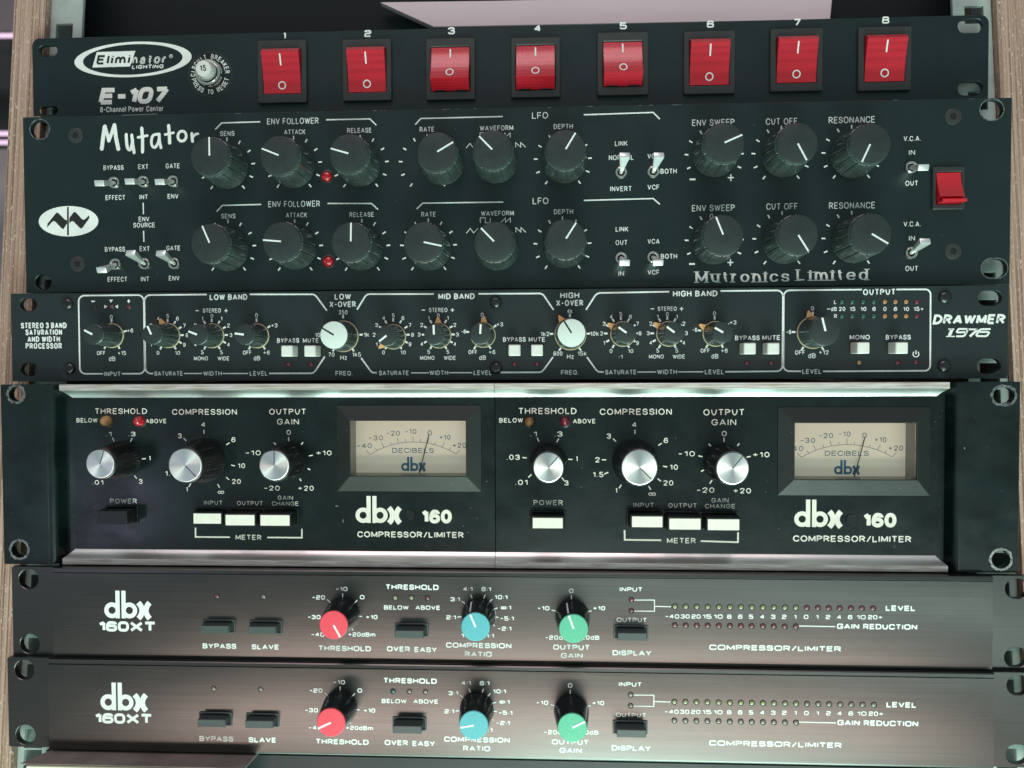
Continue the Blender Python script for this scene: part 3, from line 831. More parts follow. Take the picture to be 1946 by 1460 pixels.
for i, bz in enumerate(((488.5, 77.5, 583, 195), (650, 75.5, 744, 191), (809, 73.5, 903, 189), (970.7, 72, 1064.7, 184.5), (1135, 62.5, 1232, 180.5), (1299.5, 60, 1397, 178), (1464.5, 55, 1563.5, 173), (1631.5, 52, 1732, 171.6))):
    rocker_switch(u, bz, (19.6, 22.4), 0, (i+1) in ons)
p.L([(232, 219.3), (300, 216.8)], .5)
u.flush()

# ================================================================== FILTER UNIT
u = Unit('filter_unit', 'tall black filter unit with two rows of nine large matte knobs and toggle switches', 'rack unit', -263.7, 125.1, 377.2, 482.6, 88.1, 'rack units')
slab(u, 'front_panel', -hw, hw, 0, 88.1, -3.0, 0, .4, [obround(u, 75.5, 246, 38, 37), obround(u, 82, 536.5, 32, 30), obround(u, 1885, 208.6, 41, 37), obround(u, 1890, 510, 46, 35)], 'anod_black', .3)
slab(u, 'chassis', -215, 215, 1, 87, -220, -3.1, 1, [], 'paint_black')
for a in ((75.5, 246, 38, 37), (1885, 208.6, 41, 37), (1890, 510, 46, 35)):
    o1 = obround(u, *a); o2 = offset(ccw(o1), .0); o3 = offset(ccw(o1), -.45)
    mb = MB(); n = len(o2); b0 = 0
    mb.ring(o3, ccw(o1), .012)
    put('bare_edge', mb, M['scraped'], u.e, smooth=0)
p = Pen(u, 0, 'panel_lettering', 'print', bold=.125)
T, L = p.T, p.L
hand = u.pen('handwritten_logo', 'print_bold', 0)
def HW(pts, w): hand.stroke(rounded([u.P(*q)+(1,) for q in pts], 1, False) if len(pts) > 2 else [u.P(*q) for q in pts], u.mm(w), PZ+random.random()*.02, caps=True)
hand_m = [(193.5, 283), (197, 262), (200.5, 240)]
def HS(pts, w):
    hand.stroke([u.P(*q) for q in pts], u.mm(w), PZ+random.random()*.02, caps=True)
HS([(193.5, 283), (196, 262), (199, 241)], 7.6); HS([(199.5, 240), (204, 256), (207, 268)], 6.5)
HS([(207, 268), (212, 254), (217, 238.5)], 6.5); HS([(217.5, 238), (220.5, 262), (225, 283.5)], 7.6)
HW([(240, 256), (240, 272), (244, 287), (251, 282), (252, 266)], 6.0); HS([(250.5, 257), (252.5, 275), (255, 290.5)], 5.8)
HS([(269.5, 244), (271, 266), (271, 289)], 6.2); HS([(262.5, 261.5), (280, 258)], 5.0)
HW([(303, 256), (292, 253), (286.5, 268), (290, 282), (300, 278), (303, 262)], 5.2); HS([(302.5, 255), (303, 268), (306, 281)], 5.6)
HS([(320.5, 239), (322, 256), (322.5, 272)], 6.2); HS([(314, 256), (330, 252.5)], 4.8)
x, y = u.P(346, 259); k = u.mm(1)
hand.stroke(ellipse(8.2*k, 9.6*k, 28, x, y, -.15), 5.2*k, PZ, closed=True)
HS([(364.5, 254), (366, 269)], 5.6); HW([(366, 262), (369, 254), (376.5, 254.5)], 4.6)
# oval emblem
x, y = u.P(130.3, 420.7)
em = u.pen('emblem_oval', 'print_bold', 0); em.poly(ellipse(59.6*k, 29.3*k, 64, x, y, 0), PZ)
eb = Pen(u, 0, 'emblem_mark', 'print_black')
z1 = lambda a, b: (a/3.892, b/3.892+290)
eb.poly([z1(497, 403), z1(509, 403), z1(511, 613), z1(497, 613)], .06)
def curvy(pts): return [u.P(*z1(*q)) for q in pts]
eb.mb.poly(curvy([(349, 556), (351, 528), (414, 450), (424, 443), (440, 456), (480, 496), (496, 502), (496, 528), (474, 562), (466, 568), (450, 556), (410, 512), (394, 508), (378, 522)]), PZ+.03)
eb.mb.poly(curvy([(513, 484), (532, 460), (546, 442), (556, 440), (570, 452), (606, 492), (620, 498), (634, 490), (660, 464), (662, 486), (612, 556), (600, 564), (584, 552), (546, 512), (532, 508), (513, 524)]), PZ+.03)
for r_, dy in ((0, 0), (1, 1)):
    pass
T('ENV FOLLOWER', 556.5, 230.3, 100, 11.5); T('ENV FOLLOWER', 559, 387.8, 100.5, 11.5)
L([(409.3, 246.2), (421.5, 234), (494.6, 231.8)], 2.4); L([(619.6, 228), (703, 226.3), (715.2, 238.3)], 2.4)
L([(412, 402.3), (422.6, 390.7), (496.5, 388.8)], 2.4); L([(622.6, 387), (706, 387), (718.5, 398.5)], 2.4)
L([(789.2, 237), (800, 225.5), (955.3, 221.8)], 2.4); L([(1109.4, 218.5), (1241.3, 214), (1253.8, 226.7)], 2.4)
L([(791.8, 397.5), (803.2, 386.4), (956.5, 384.3)], 2.4); L([(1109.4, 381.2), (1241.3, 377.6), (1253.8, 388.5)], 2.4)
for s_, cx, cy, w_ in (('SENS', 432, 254, 28), ('SENS', 434, 411, 28), ('ATTACK', 560.3, 251, 41), ('ATTACK', 563.5, 409, 41), ('RELEASE', 683, 248, 47), ('RELEASE', 687.5, 408, 47),
        ('RATE', 811.4, 246, 28), ('RATE', 814.5, 407.6, 28), ('WAVEFORM', 943.5, 243.6, 63), ('WAVEFORM', 945.3, 405.6, 62), ('DEPTH', 1070.5, 240.6, 36), ('DEPTH', 1071, 402.5, 36),
        ('LINK', 1180.5, 272.8, 23.5), ('LINK', 1182, 435.7, 23.5), ('NORMAL', 1180.5, 299.6, 46), ('INVERT', 1180, 359, 40), ('VCA', 1242, 297, 22.5), ('BOTH', 1270.7, 325.5, 30), ('VCF', 1241.9, 356, 22),
        ('OUT', 1181, 461.3, 22), ('IN', 1180.5, 520, 10.5), ('VCA', 1242, 459, 22), ('BOTH', 1271.3, 487.3, 30), ('VCF', 1242, 517.7, 22),
        ('V.C.A.', 1733.5, 263.6, 31), ('IN', 1733, 290, 11), ('OUT', 1732.5, 348.6, 23), ('V.C.A.', 1733.5, 426, 31), ('IN', 1733, 453, 11), ('OUT', 1732.5, 510.5, 23),
        ('BYPASS', 215.7, 318.9, 40), ('EXT', 272.3, 317, 20), ('GATE', 328.3, 315.6, 28), ('EFFECT', 219.3, 375.7, 39), ('INT', 273.2, 374.5, 16.5), ('ENV', 328.8, 373.3, 21),
        ('ENV', 273.7, 416.6, 21), ('SOURCE', 274, 428, 43), ('BYPASS', 218.5, 474, 40), ('EXT', 275, 473, 20), ('GATE', 329.6, 471.8, 27.5), ('EFFECT', 223.3, 531, 39), ('INT', 275.7, 530.5, 16.5), ('ENV', 331, 529, 21)):
    T(s_, cx, cy, w_, 9.3, .145)
L([(272.2, 385.5), (272.8, 407)], 2.2); L([(273, 439), (273.6, 460)], 2.2)
for s_, cx, cy, w_ in (('LFO', 1026.3, 219.6, 30), ('LFO', 1027.2, 382, 29.5), ('ENV SWEEP', 1355.5, 233, 78), ('ENV SWEEP', 1355.5, 395.5, 79), ('CUT OFF', 1485.3, 231, 57.5), ('CUT OFF', 1486, 392.6, 57.5), ('RESONANCE', 1618.7, 228, 83.5), ('RESONANCE', 1619.2, 390.6, 83.5)):
    T(s_, cx, cy, w_, 12, .125)
T('0', 1352, 411, 6.5, 9)
T('Mutronics', 1410.5, 526.2, 173, 21.5, .20, serif=True, gap=.26)
T('Limited', 1581.3, 522.6, 130, 21.5, .20, serif=True, gap=.26)
tk1 = ((432, 316), (558.5, 313), (685, 312), (812, 310.7), None, (1069.5, 305.8), (1357, 297.5), (1484.5, 295.6), (1618, 294.2))
tk2 = ((434, 471.5), (560.5, 471.2), (688, 471), (814.3, 470), None, (1069, 467), (1357, 460.5), (1486, 457.6), (1618, 457))
caps1 = ((398, 297), (530.5, 295.5), (663, 292), (829.8, 289), (936, 285), (1074.5, 284.5), (1376, 271.5), (1515.5, 271.8), (1654.3, 273))
caps2 = ((398.5, 462.5), (535, 459), (666.5, 460), (804, 460), (939.5, 459.7), (1075, 454.5), (1374.7, 447), (1516.5, 446), (1655.7, 444))
an1 = (0, -68, -73.6, 60, -44, 31.5, 67, 152, 204.5); an2 = (-23, -85, 1.5, 102.5, -44, 33, -22, 148, 121.5)
for tk, cp, an in ((tk1, caps1, an1), (tk2, caps2, an2)):
    for i in range(9):
        big_knob(u, cp[i][0], cp[i][1], an[i])
        if tk[i]:
            for q in range(-5, 6):
                if i == 6 and abs(q) == 5: continue
                if i == 6 and q == 0: continue
                p.tick(tk[i][0], tk[i][1], q*28.5, 47.5, 54.5, 2.6)
for dx, dy in ((0, 0), (-.5, -161.5)):
    L([(886.3+dx, 443.4+dy), (893.7+dx, 434.4+dy), (900.2+dx, 443+dy), (908.5+dx, 434.2+dy)], 1.4)
    L([(912.8+dx, 424+dy), (912.8+dx, 414+dy), (922.4+dx, 414+dy), (922.4+dx, 423.6+dy), (931.6+dx, 423.6+dy), (931.8+dx, 414.5+dy)], 1.4)
    L([(952+dx, 423+dy), (960.4+dx, 414.6+dy), (960.4+dx, 423+dy), (970+dx, 414.6+dy), (970+dx, 423.3+dy)], 1.4)
    L([(980.4+dx, 441.9+dy), (980.4+dx, 432.8+dy), (990+dx, 441.4+dy), (990+dx, 432.8+dy), (999.4+dx, 441.6+dy)], 1.4)
for cx, cy in ((1316, 341.2), (1315, 502)): L([(cx-5.5, cy), (cx+5.5, cy)], 3.4)
for cx, cy in ((1388.8, 337.5), (1388, 498.7)): T('+', cx, cy, 13, 20, .11)
led(u, 621, 336, 10.2, 'led_red', h=1.8); led(u, 624, 497, 10.2, 'led_red', h=1.8)
for a in ((215.8, 347, 188, 348.6), (271.6, 345.3, 245.6, 345.2), (328, 344.7, 302.7, 346), (218.4, 502.5, 192.2, 514), (273.6, 501.3, 247.4, 480.2), (330, 500.8, 305, 480.8),
          (1180.6, 327.6, 1187.3, 294), (1241.7, 326.4, 1252.5, 294), (1180.6, 490.4, 1187.1, 500), (1241.2, 488.8, 1251, 500), (1732.7, 318, 1755.5, 318.6), (1732.7, 480.5, 1758.8, 458)):
    toggle(u, *a)
def csk(u, px, py, hole):
    x, y = u.P(px, py)
    o = link('panel_bolt', cached('csk', lambda: make_mesh('panel_bolt', MB().lathe([(3.9, 0), (3.85, .25), (3.5, .4), (1.4, .4)], 36, cap1=False), M['bezel'])), u.e, (x, y, 0))
    link('bolt_socket', cached('cskh', lambda: make_mesh('bolt_socket', MB().lathe([(1.45, .1), (1.35, .3)], 6), M['hollow'])), o)
for a in ((144, 258), (147.7, 502), (1811, 222), (1811, 478)): csk(u, *a, True)
rocker_switch(u, (1773.5, 317, 1833.5, 397.5), (11.6, 15.2), 0, True, marks=False, name='power_switch', hi=3.6)
u.flush()

u_f = u
rn = random.Random(4)
nk = MB()
def fleck(mb, cx, cy, w, h, z, rr=rn):
    n = 9
    mb.poly([(cx+w*cos(2*pi*i/n)*(.6+.5*rr.random()), cy+h*sin(2*pi*i/n)*(.5+.6*rr.random())) for i in range(n)], z)
for px in (452, 458, 612, 716, 728, 735, 846, 852, 872, 905, 1045, 1122, 1216, 1236, 1281, 1290, 1452, 1700, 1840):
    x, y = u_f.P(px, 600); fleck(nk, x, 87.75+rn.random()*.15, .5+rn.random()*1.6, .14, .03)
for px, py in ((1205, 206), (1433, 238), (866, 245), (752, 381), (1091, 278), (1300, 470), (300, 520)):
    x, y = u_f.P(px, py); fleck(nk, x, y, .3, .2, .03)
put('paint_chips', nk, M['scraped'], u_f.e, smooth=0, kind='stuff')

# ================================================================== THREE BAND PROCESSOR
u = Unit('band_processor', 'charcoal band processor with small yellow-collared knobs and square white buttons, third from top', 'rack unit', -267.6, 36.2, 371.3, 482.6, 43.7, 'rack units')
slab(u, 'front_panel', -hw, hw, 0, 43.7, -3.0, 0, .3, [obround(u, 53.5, 579, 34, 25), obround(u, 55, 702.5, 34, 26), obround(u, 1881.5, 566.5, 43, 28), obround(u, 1879.5, 696, 43, 28)], 'satin_black', .2)
slab(u, 'chassis', -217, 217, 1, 42.5, -210, -3.1, 1, [], 'paint_black')
p = Pen(u, 0, 'panel_lettering', 'print', bold=.16)
T, L = p.T, p.L
for s_, cy, w_ in (('STEREO 3 BAND', 618.8, 92), ('SATURATION', 631.6, 73.5), ('AND WIDTH', 644.8, 65.5), ('PROCESSOR', 657.6, 73)):
    T(s_, 83.3, cy, w_, 11.4, .205)
def ZA(b, k_=4.865): return lambda x, y: (x/k_+b, y/k_+540)
lw = 2.9
def corner(x, y, r, q):       # quarter arc in px around a rounded box corner; q: tl tr br bl
    sx = {'tl': 1, 'bl': 1, 'tr': -1, 'br': -1}[q]; sy = {'tl': 1, 'tr': 1, 'br': -1, 'bl': -1}[q]
    cx, cy = x+sx*r, y+sy*r
    pts = [(cx-sx*r*cos(t*pi/12), cy-sy*r*sin(t*pi/12)) for t in range(7)]
    return pts      # starts on the vertical side, ends on the horizontal side
# input box
L([(196, 710.6)]+corner(151.8, 710.6, 11, 'bl')[::-1]+corner(149.6, 562, 11, 'tl')+corner(273.3, 561, 11, 'tr')[::-1]+corner(275.3, 710.4, 11, 'br')+[(231.5, 710.5)], lw)
L([(393, 560)]+corner(274.6, 561, 11, 'tl')[::-1]+corner(276.3, 710.2, 11, 'bl')+[(291.5, 710.2)], lw)
L([(474.6, 559.8), (594, 559.6), (598, 560.8), (602, 564.5), (621.3, 590.6)], lw)
L([(617.2, 678), (599.5, 705), (595.5, 708.6), (591, 709.6), (511.3, 709.9)], lw)
L([(349.6, 710), (384.3, 710)], 2.2); L([(423.3, 710), (471.8, 710)], 2.2)
L([(678.6, 588.5), (694, 563.6), (697.5, 560.3), (702.3, 559.2), (824.4, 559)], lw)
L([(909.4, 558.7), (1026, 558), (1030, 559), (1034, 562.6), (1052, 589.3)], lw)
L([(686.4, 680.5), (703.8, 704.6), (708, 708.2), (716, 708.7)], lw)
L([(781.5, 708.8), (814.6, 708.7)], 2.2); L([(853.6, 708.5), (897.4, 708.4)], 2.2)
L([(951, 708), (1025, 707.8), (1029.5, 706.6), (1033.5, 702.5), (1051, 678.8)], lw)
L([(1113.6, 589), (1131, 562), (1135, 558.4), (1140, 557), (1271.6, 554.6)], lw)
L([(1369.2, 553.3)]+corner(1487.8, 552.2, 11, 'tr')[::-1]+corner(1487, 705.8, 11, 'br')+[(1378, 706.8)], lw)
L([(1115.6, 679), (1132.3, 702.6), (1137, 706.6), (1147.6, 707.4)], lw)
L([(1211.6, 707.3), (1247, 707)], 2.2); L([(1288.5, 706.9), (1336.4, 706.8)], 2.2)
L([(1638, 550.6)]+corner(1489.3, 552, 11, 'tl')[::-1]+corner(1488.5, 705.6, 11, 'bl')+[(1522, 705.8)], lw)
L([(1703.2, 550.4)]+corner(1768.4, 550.2, 10, 'tr')[::-1]+corner(1767.6, 704.8, 10, 'br')+[(1564, 706)], lw)
for s_, cx, cy, w_ in (('LOW BAND', 434.3, 564.8, 74), ('MID BAND', 867.5, 563.3, 69.5), ('HIGH BAND', 1321, 558.2, 82.5), ('OUTPUT', 1670.8, 555.2, 59),
        ('LOW', 651.4, 564, 31.5), ('X-OVER', 651.3, 578.4, 51), ('HIGH', 1082.7, 561.6, 36), ('X-OVER', 1082.7, 576, 51)):
    T(s_, cx, cy, w_, 11.2, .19)
for s_, cx, cy, w_ in (('INPUT', 213.8, 710.8, 32.5), ('SATURATE', 320.5, 710, 56.5), ('WIDTH', 404.2, 709.9, 36.5), ('LEVEL', 491.7, 709.8, 35), ('SATURATE', 748.6, 709, 57.5), ('WIDTH', 834, 708.6, 36), ('LEVEL', 917.4, 708.5, 34.5),
        ('SATURATE', 1179.8, 707.5, 58.5), ('WIDTH', 1267.9, 707, 37), ('LEVEL', 1357.6, 707, 35.5), ('LEVEL', 1542.8, 706.2, 35.5), ('FREQ.', 653.8, 709.6, 33), ('FREQ.', 1082.7, 708, 33),
        ('BYPASS', 547.5, 647.3, 43), ('MUTE', 590.8, 647.3, 31), ('BYPASS', 977.5, 645.3, 43), ('MUTE', 1020.4, 645.3, 31), ('BYPASS', 1420.2, 642.3, 45.5), ('MUTE', 1465.8, 641.8, 33), ('MONO', 1633.8, 641, 36.5), ('BYPASS', 1707, 641, 45)):
    T(s_, cx, cy, w_, 9.0, .175)
def scale_marks(cx, cy, marks, r1=28.3, tl=6.5, skip=()):
    for a, s_, lx, ly in marks:
        if a not in skip: p.tick(cx, cy, a, r1-tl/2, r1+tl/2, 3.4)
        if s_:
            wd = {1: 5.2, 2: 11.5, 3: 16.5}[len(s_)]
            if s_ == '1': wd = 2.8
            if s_ == '10': wd = 10
            T(s_, lx, ly, wd, 7.6, .14)
def sat(cx, cy, first=0, skip=()):
    m = []
    for i in range(11):
        a = -150+30*i
        if i < first: continue
        rr = 36.5+(1.5 if i in (0, 10) else 0)
        m.append((a, str(i), cx+rr*sin(radians(a))*(1.0 if i not in (0, 10) else .98), cy-rr*cos(radians(a))+(.6 if i in (0, 10) else 0)))
    scale_marks(cx, cy, m)
sat(318.9, 637.3, 0); sat(747.5, 636.4); sat(1179.8, 633.8)
T(':1', 1179.5, 678.3, 7, 7.5, .15)
def width(cx, cy):
    m = []
    for i, n_ in enumerate('54321012345'):
        a = -150+30*i; rr = 36.3
        m.append((a, n_, cx+rr*sin(radians(a)), cy-rr*cos(radians(a))+(1.5 if n_ == '5' else 0)))
    scale_marks(cx, cy, m)
    T('STEREO', cx-.2, cy-46.6, 35.5, 8.2, .15); T('+', cx+27, cy-46.6, 8, 12, .13); L([(cx-31.5, cy-46.4), (cx-25, cy-46.4)], 1.7)
    T('MONO', cx-20.8, cy+44.4, 27.5, 7.8, .15); T('WIDE', cx+22, cy+44.4, 23, 7.8, .15)
width(402.8, 637); width(832.9, 636); width(1268.1, 633.5)
def level(cx, cy, hi='+6', r=28.5, k=1.0):
    for a in (0, 57, 150, -150, -80): p.tick(cx, cy, a, 25.3*k, 31.8*k, 3.4)
    T('0', cx-.3, cy-37.3*k, 5.4, 7.8, .14)
    T('OFF', cx-18, cy+33.4, 17, 7.8, .15); T(hi, cx+18.5, cy+33.4, 12.5 if len(hi) == 2 else 17, 7.8, .14); T('dB', cx+.6, cy+44, 13, 9, .15)
level(487.9, 636.9); level(916.6, 635.9); level(1358, 633.2)
T('+3', 521.3, 618.7, 12.5, 7.8, .14); T('+3', 949.8, 616.8, 12.5, 7.8, .14); T('+3', 1393, 613, 12.5, 7.8, .14)
T('-6', 881, 630.3, 8.5, 7.8, .15); T('-6', 1320.2, 627, 9, 7.8, .15); T('-6', 452, 631, 8.5, 7.8, .15)
# input scale
for a in (0, 75, 150, -150): p.tick(212.4, 637, a, 24.5, 31, 3.4)
T('0', 211.6, 602.6, 5.4, 7.8, .14); T('+6', 247.3, 628.4, 12.5, 7.8, .14); T('OFF', 192.3, 671.2, 17, 7.8, .15); T('+15', 231.7, 671.2, 16.5, 7.8, .14); T('dB', 213.2, 682, 13.3, 9, .15)
L([(173.8, 573), (180.6, 573)], 2.6); T('+', 244.7, 572.4, 7.5, 12, .2)
p.poly([(207.5, 569.8), (214.5, 569.8), (211, 575.8)]); p.poly([(198.2, 579.4), (198.2, 586.6), (204.2, 583)]); p.poly([(224.4, 579.2), (224.4, 586.4), (218.4, 582.8)])
# cross-over scales
for cx, cy, t in ((652.3, 636.5, ('350', '1k', '1k5', '70', '100')), (1083.2, 634.6, ('4k', '10k', '15k', '800', '1k2'))):
    for a in (0, 90, 147, -147, -90): p.tick(cx, cy, a, 31.4, 37.8, 3.5)
    T(t[0], cx-.3, cy-42.8, 17 if len(t[0]) == 3 else 10, 8.4, .14)
    T(t[1], cx+(44 if len(t[1]) == 2 else 46.5), cy-.2, 10.5 if len(t[1]) == 2 else 16, 8.2, .14)
    T(t[2], cx+(25.5 if cx < 700 else 23), cy+37.5, 17, 8.2, .14); T(t[3], cx-(22.5 if cx < 700 else 23), cy+37.5, 12 if len(t[3]) == 2 else 17, 8.2, .14)
    T(t[4], cx-(45.5 if cx < 700 else 47.5), cy+.3, 16.5, 8.2, .14)
    T('Hz', cx+.8, cy+43.3, 13, 9, .15)
# output scale
for a in (0, 148, -148, -88): p.tick(1544.3, 632.3, a, 31.5, 38.5, 3.4)
T('-6', 1498.7, 631.2, 9, 7.8, .15); T('0', 1544, 586.2, 5.6, 8, .14); T('OFF', 1520.3, 670, 18.5, 8, .15); T('+12', 1565.3, 669.8, 17.5, 8, .14); T('dB', 1543, 676.2, 14, 9.2, .15)
lx = (1600.3, 1620, 1640.7, 1661, 1681.6, 1701.7, 1721.9, 1742.7)
for i, (x_, s_, w_) in enumerate(zip(lx, ('20', '15', '10', '6', '0', '6', '10', '15+'), (11.5, 10.5, 10.5, 6, 5.8, 6, 10.5, 18))):
    T(s_, x_-(0 if i < 7 else -3), 587.4, w_, 7.6, .17)
    c_ = 'led_green' if i < 4 else ('led_amber' if i < 7 else 'led_red_dim')
    led(u, x_, 573.8, 4.2, c_, rim=True); led(u, x_, 601, 4.2, c_)
T('L', 1587.3, 574.2, 4.8, 7.4, .18); T('R', 1587.8, 601, 5.4, 7.4, .17); T('dB', 1584.6, 587.5, 11, 7.6, .16); L([(1571.5, 587.5), (1577, 587.5)], 1.7)
x, y = u.P(1740.5, 673.2); k = u.mm(1)
p.mb.stroke([(x+5.2*k*cos(radians(90+38+i*(284/22))), y+5.2*k*sin(radians(90+38+i*(284/22)))) for i in range(23)], 1.9*k, PZ)
p.mb.stroke([(x, y+6.8*k), (x, y-.3*k)], 2.0*k, PZ)
pb = Pen(u, 0, 'maker_logo', 'print_bold')
pb.T('DRAWMER', 1842, 607, 129, 18.5, .235, shear=.20, gap=.11)
# 1976 drawn as extended italic numerals with long top and bottom bars
def I(*pts, w=3.2): pb.L([(1480+a/4.176, 540+b/4.176) for a, b in pts], w)
I((1345, 358), (1392, 358), w=2.4); I((1374, 360), (1352, 412), w=5.6); I((1327, 416), (1398, 416), w=2.0)
I((1488, 382), (1418, 384), (1412, 378), (1424, 360), (1432, 357), (1492, 357), (1500, 362), (1474, 408), (1462, 414), (1408, 415), w=3.4)
I((1495, 360), (1575, 360), w=3.0); I((1578, 362), (1515, 416), w=4.4)
I((1680, 357), (1606, 359), (1594, 364), (1568, 404), (1574, 413), (1640, 414), (1652, 410), (1668, 388), (1660, 380), (1590, 381), w=3.4)
for a in ((548, 692.7, 'led_red_dim'), (591, 693, 'led_red_dim'), (977.5, 691.7, 'led_red_dim'), (1020.4, 691.7, 'led_red_dim'), (1419.5, 689.7, 'led_red_dim'), (1465.8, 689.7, 'led_red_dim'), (1706.3, 689, 'led_red_dim'), (1741, 688.5, 'led_red_dim'), (1632.8, 689.2, 'led_amber'),
          (179, 583, 'led_rim'), (212.6, 583, 'led_pink'), (244.6, 583, 'led_red_dim')):
    led(u, a[0], a[1], 4.0, a[2])
def sq_button(bx0, bx1, by0, by1):
    h = 8.5; x0, y1 = u.P(bx0, by0, h); x1, y0 = u.P(bx1, by1, h)
    w_, hh_ = (x1-x0)/2, (y1-y0)/2; w_ = min(w_, 2.75)
    cx_, cy_ = (x0+x1)/2, (y0+y1)/2
    def mk():
        mb = MB(); mb.rbox(-2.75, 2.75, -2.65, 2.65, .1, h, .5, .4); return make_mesh('push_button', mb, M['button_white'])
    o = link('push_button', cached('sqb', mk), u.e, (cx_, cy_, 0))
    def mw():
        mb = MB(); mb.prism(rrect(-3.15, 3.15, -3.05, 3.05, .3, 3), [], 0.01, .06, 0); return make_mesh('button_gap', mb, M['hollow'])
    link('button_gap', cached('sqw', mw), o)
for a, b_ in ((534, 656.7), (577.8, 656.7), (966.8, 655.2), (1009.8, 655.2), (1414.5, 652), (1459.4, 652), (1630.7, 650.8), (1703.7, 650.8)):
    sq_button(a, a+21.5, b_, b_+21)
small_knob(u, 175.7, 635.6, -63); small_knob(u, 287.6, 635.8, -24); small_knob(u, 374.5, 636, -69.5); small_knob(u, 463.5, 636, -83)
small_knob(u, 634.4, 637, -59, True, True)
small_knob(u, 734.6, 638, 232.6); small_knob(u, 824.7, 636, -2); small_knob(u, 912.5, 634.6, 4)
small_knob(u, 1086, 633, -32, True, True)
small_knob(u, 1190.4, 632.5, -54.5); small_knob(u, 1281.8, 632, -53.4); small_knob(u, 1374.3, 632, -60)
small_knob(u, 1568.7, 629.5, -14, True)
for a in ((129, 578, 11.5, .3), (132.6, 700.7, 11.5, .9), (942, 575, 11.5, .1), (942.5, 699.5, 11.8, .5), (1795.6, 565.6, 12, .7), (1794, 695.7, 12, .2)): screw(u, *a)
u.flush()

# ================================================================== TWO HALF-WIDTH COMPRESSORS
ZP = -4.5
def half_unit(name, label, xa, xb, earside):
    """xa, xb: ends of this unit's half in mm from the left edge of the pair"""
    U_ = Unit(name, label, 'compressor', -267.1+xa, -8.8, 362.2, xb-xa, 88.1, 'rack units')
    return U_
def build_half(u, side):
    w2 = u.w/2
    lft = side < 0
    pe = 39.0                                   # where the ear ends and the recessed panel begins
    x0, x1 = (-w2+pe, w2) if lft else (-w2, w2-pe)
    gap = .12
    X0, X1 = (x0, x1-gap) if lft else (x0+gap, x1)
    mc = MA if lft else MBc
    hole = rrect(mc[0]-30, mc[0]+30, mc[1]-15.5, mc[1]+15.5, .2, 2)
    slab(u, 'front_panel', X0-(.0 if not lft else 5), X1+(0 if lft else 5), 4.0, 84.2, ZP-2, ZP, .2, [hole], 'gloss_black', .1)
    slab(u, 'chassis', X0, X1, 2, 86, -250, ZP-14, 1, [], 'paint_black')
    # aluminium channel trims: flat worn lip in front, polished cove running back to the panel
    tx0, tx1 = (-w2+29.6, X1) if lft else (X0, w2-31.5)
    cut = 3.6
    def trim(top):
        s_ = 1 if top else -1
        yy = lambda q: (88.0-q) if top else (.1+q)
        lip = MB()
        prof = [(0, -4.5), (0, -.15), (.15, 0), (2.75, 0), (2.9, -.2), (2.9, -4.4)]
        A = [(tx0, yy(q), z) for q, z in prof]; B = [(tx1, yy(q), z) for q, z in prof]
        lip.loft([A, B]); o_ = put('trim_lip', lip, M['alu_worn'], u.e, smooth=30)
        cv = MB()
        prof = [(2.92, -4.5), (2.92, -.35), (3.3, -.9), (3.7, -1.6), (4.4, -2.6), (5.2, -3.5), (6.0, -4.1), (6.6, ZP+.05), (6.6, -7), (3, -7)]
        e0 = lambda q: tx0+(cut*(q-2.9)/3.6 if lft else 0)
        e1 = lambda q: tx1-(0 if lft else cut*(q-2.9)/3.6)
        A = [(e0(q), yy(q), z) for q, z in prof]; B = [(e1(q), yy(q), z) for q, z in prof]
        cv.loft([A, B]); put('trim_cove', cv, M['alu'], o_, smooth=40)
    trim(True); trim(False)
    # rack ear: thick flange, rounded shoulder, dropping back to the panel
    hs = (((30.4, 749, 30, 30), (36.7, 1044.4, 33, 33)) if lft else ((1907.8, 752, 39, 30), (1902.4, 1063.6, 34, 34)))
    fl = MB()
    ex0, ex1 = (-w2, -w2+23) if lft else (w2-25, w2)
    holes = [obround(u, *q) for q in hs]
    fl.prism(rrect(ex0, ex1, 0, 88.1, .5, 3), holes, -4, 0, .25)
    o_ = put('rack_ear', fl, M['gloss_black'], u.e, smooth=30)
    sh = MB()
    sgn = 1 if lft else -1
    bx = ex1 if lft else ex0
    prof = [(-.6, -.02), (1.2, .0), (2.2, -.35), (3.0, -1.1), (3.5, -2.2), (3.9, -4.5), (5.0, -7.2), (16.5, -7.6), (16.5, -9), (-.6, -9)]
    A = [(bx+sgn*q, .15, z) for q, z in prof]; B = [(bx+sgn*q, 87.9, z) for q, z in prof]
    sh.loft([A, B]); put('ear_shoulder', sh, M['gloss_black'], o_, smooth=50)
    for q in hs:
        h_ = ccw(obround(u, *q)); rg = MB(); n = len(h_)
        out = []
        for i, pt in enumerate(offset(h_, -1.1)):
            jx = .35*sin(i*2.3)+.25*sin(i*5.1); out.append((pt[0]+jx*.6, pt[1]+jx*.5))
        rg.ring(out, offset(h_, -.02), .02); put('scraped_washer_mark', rg, M['scraped'], o_, smooth=0)

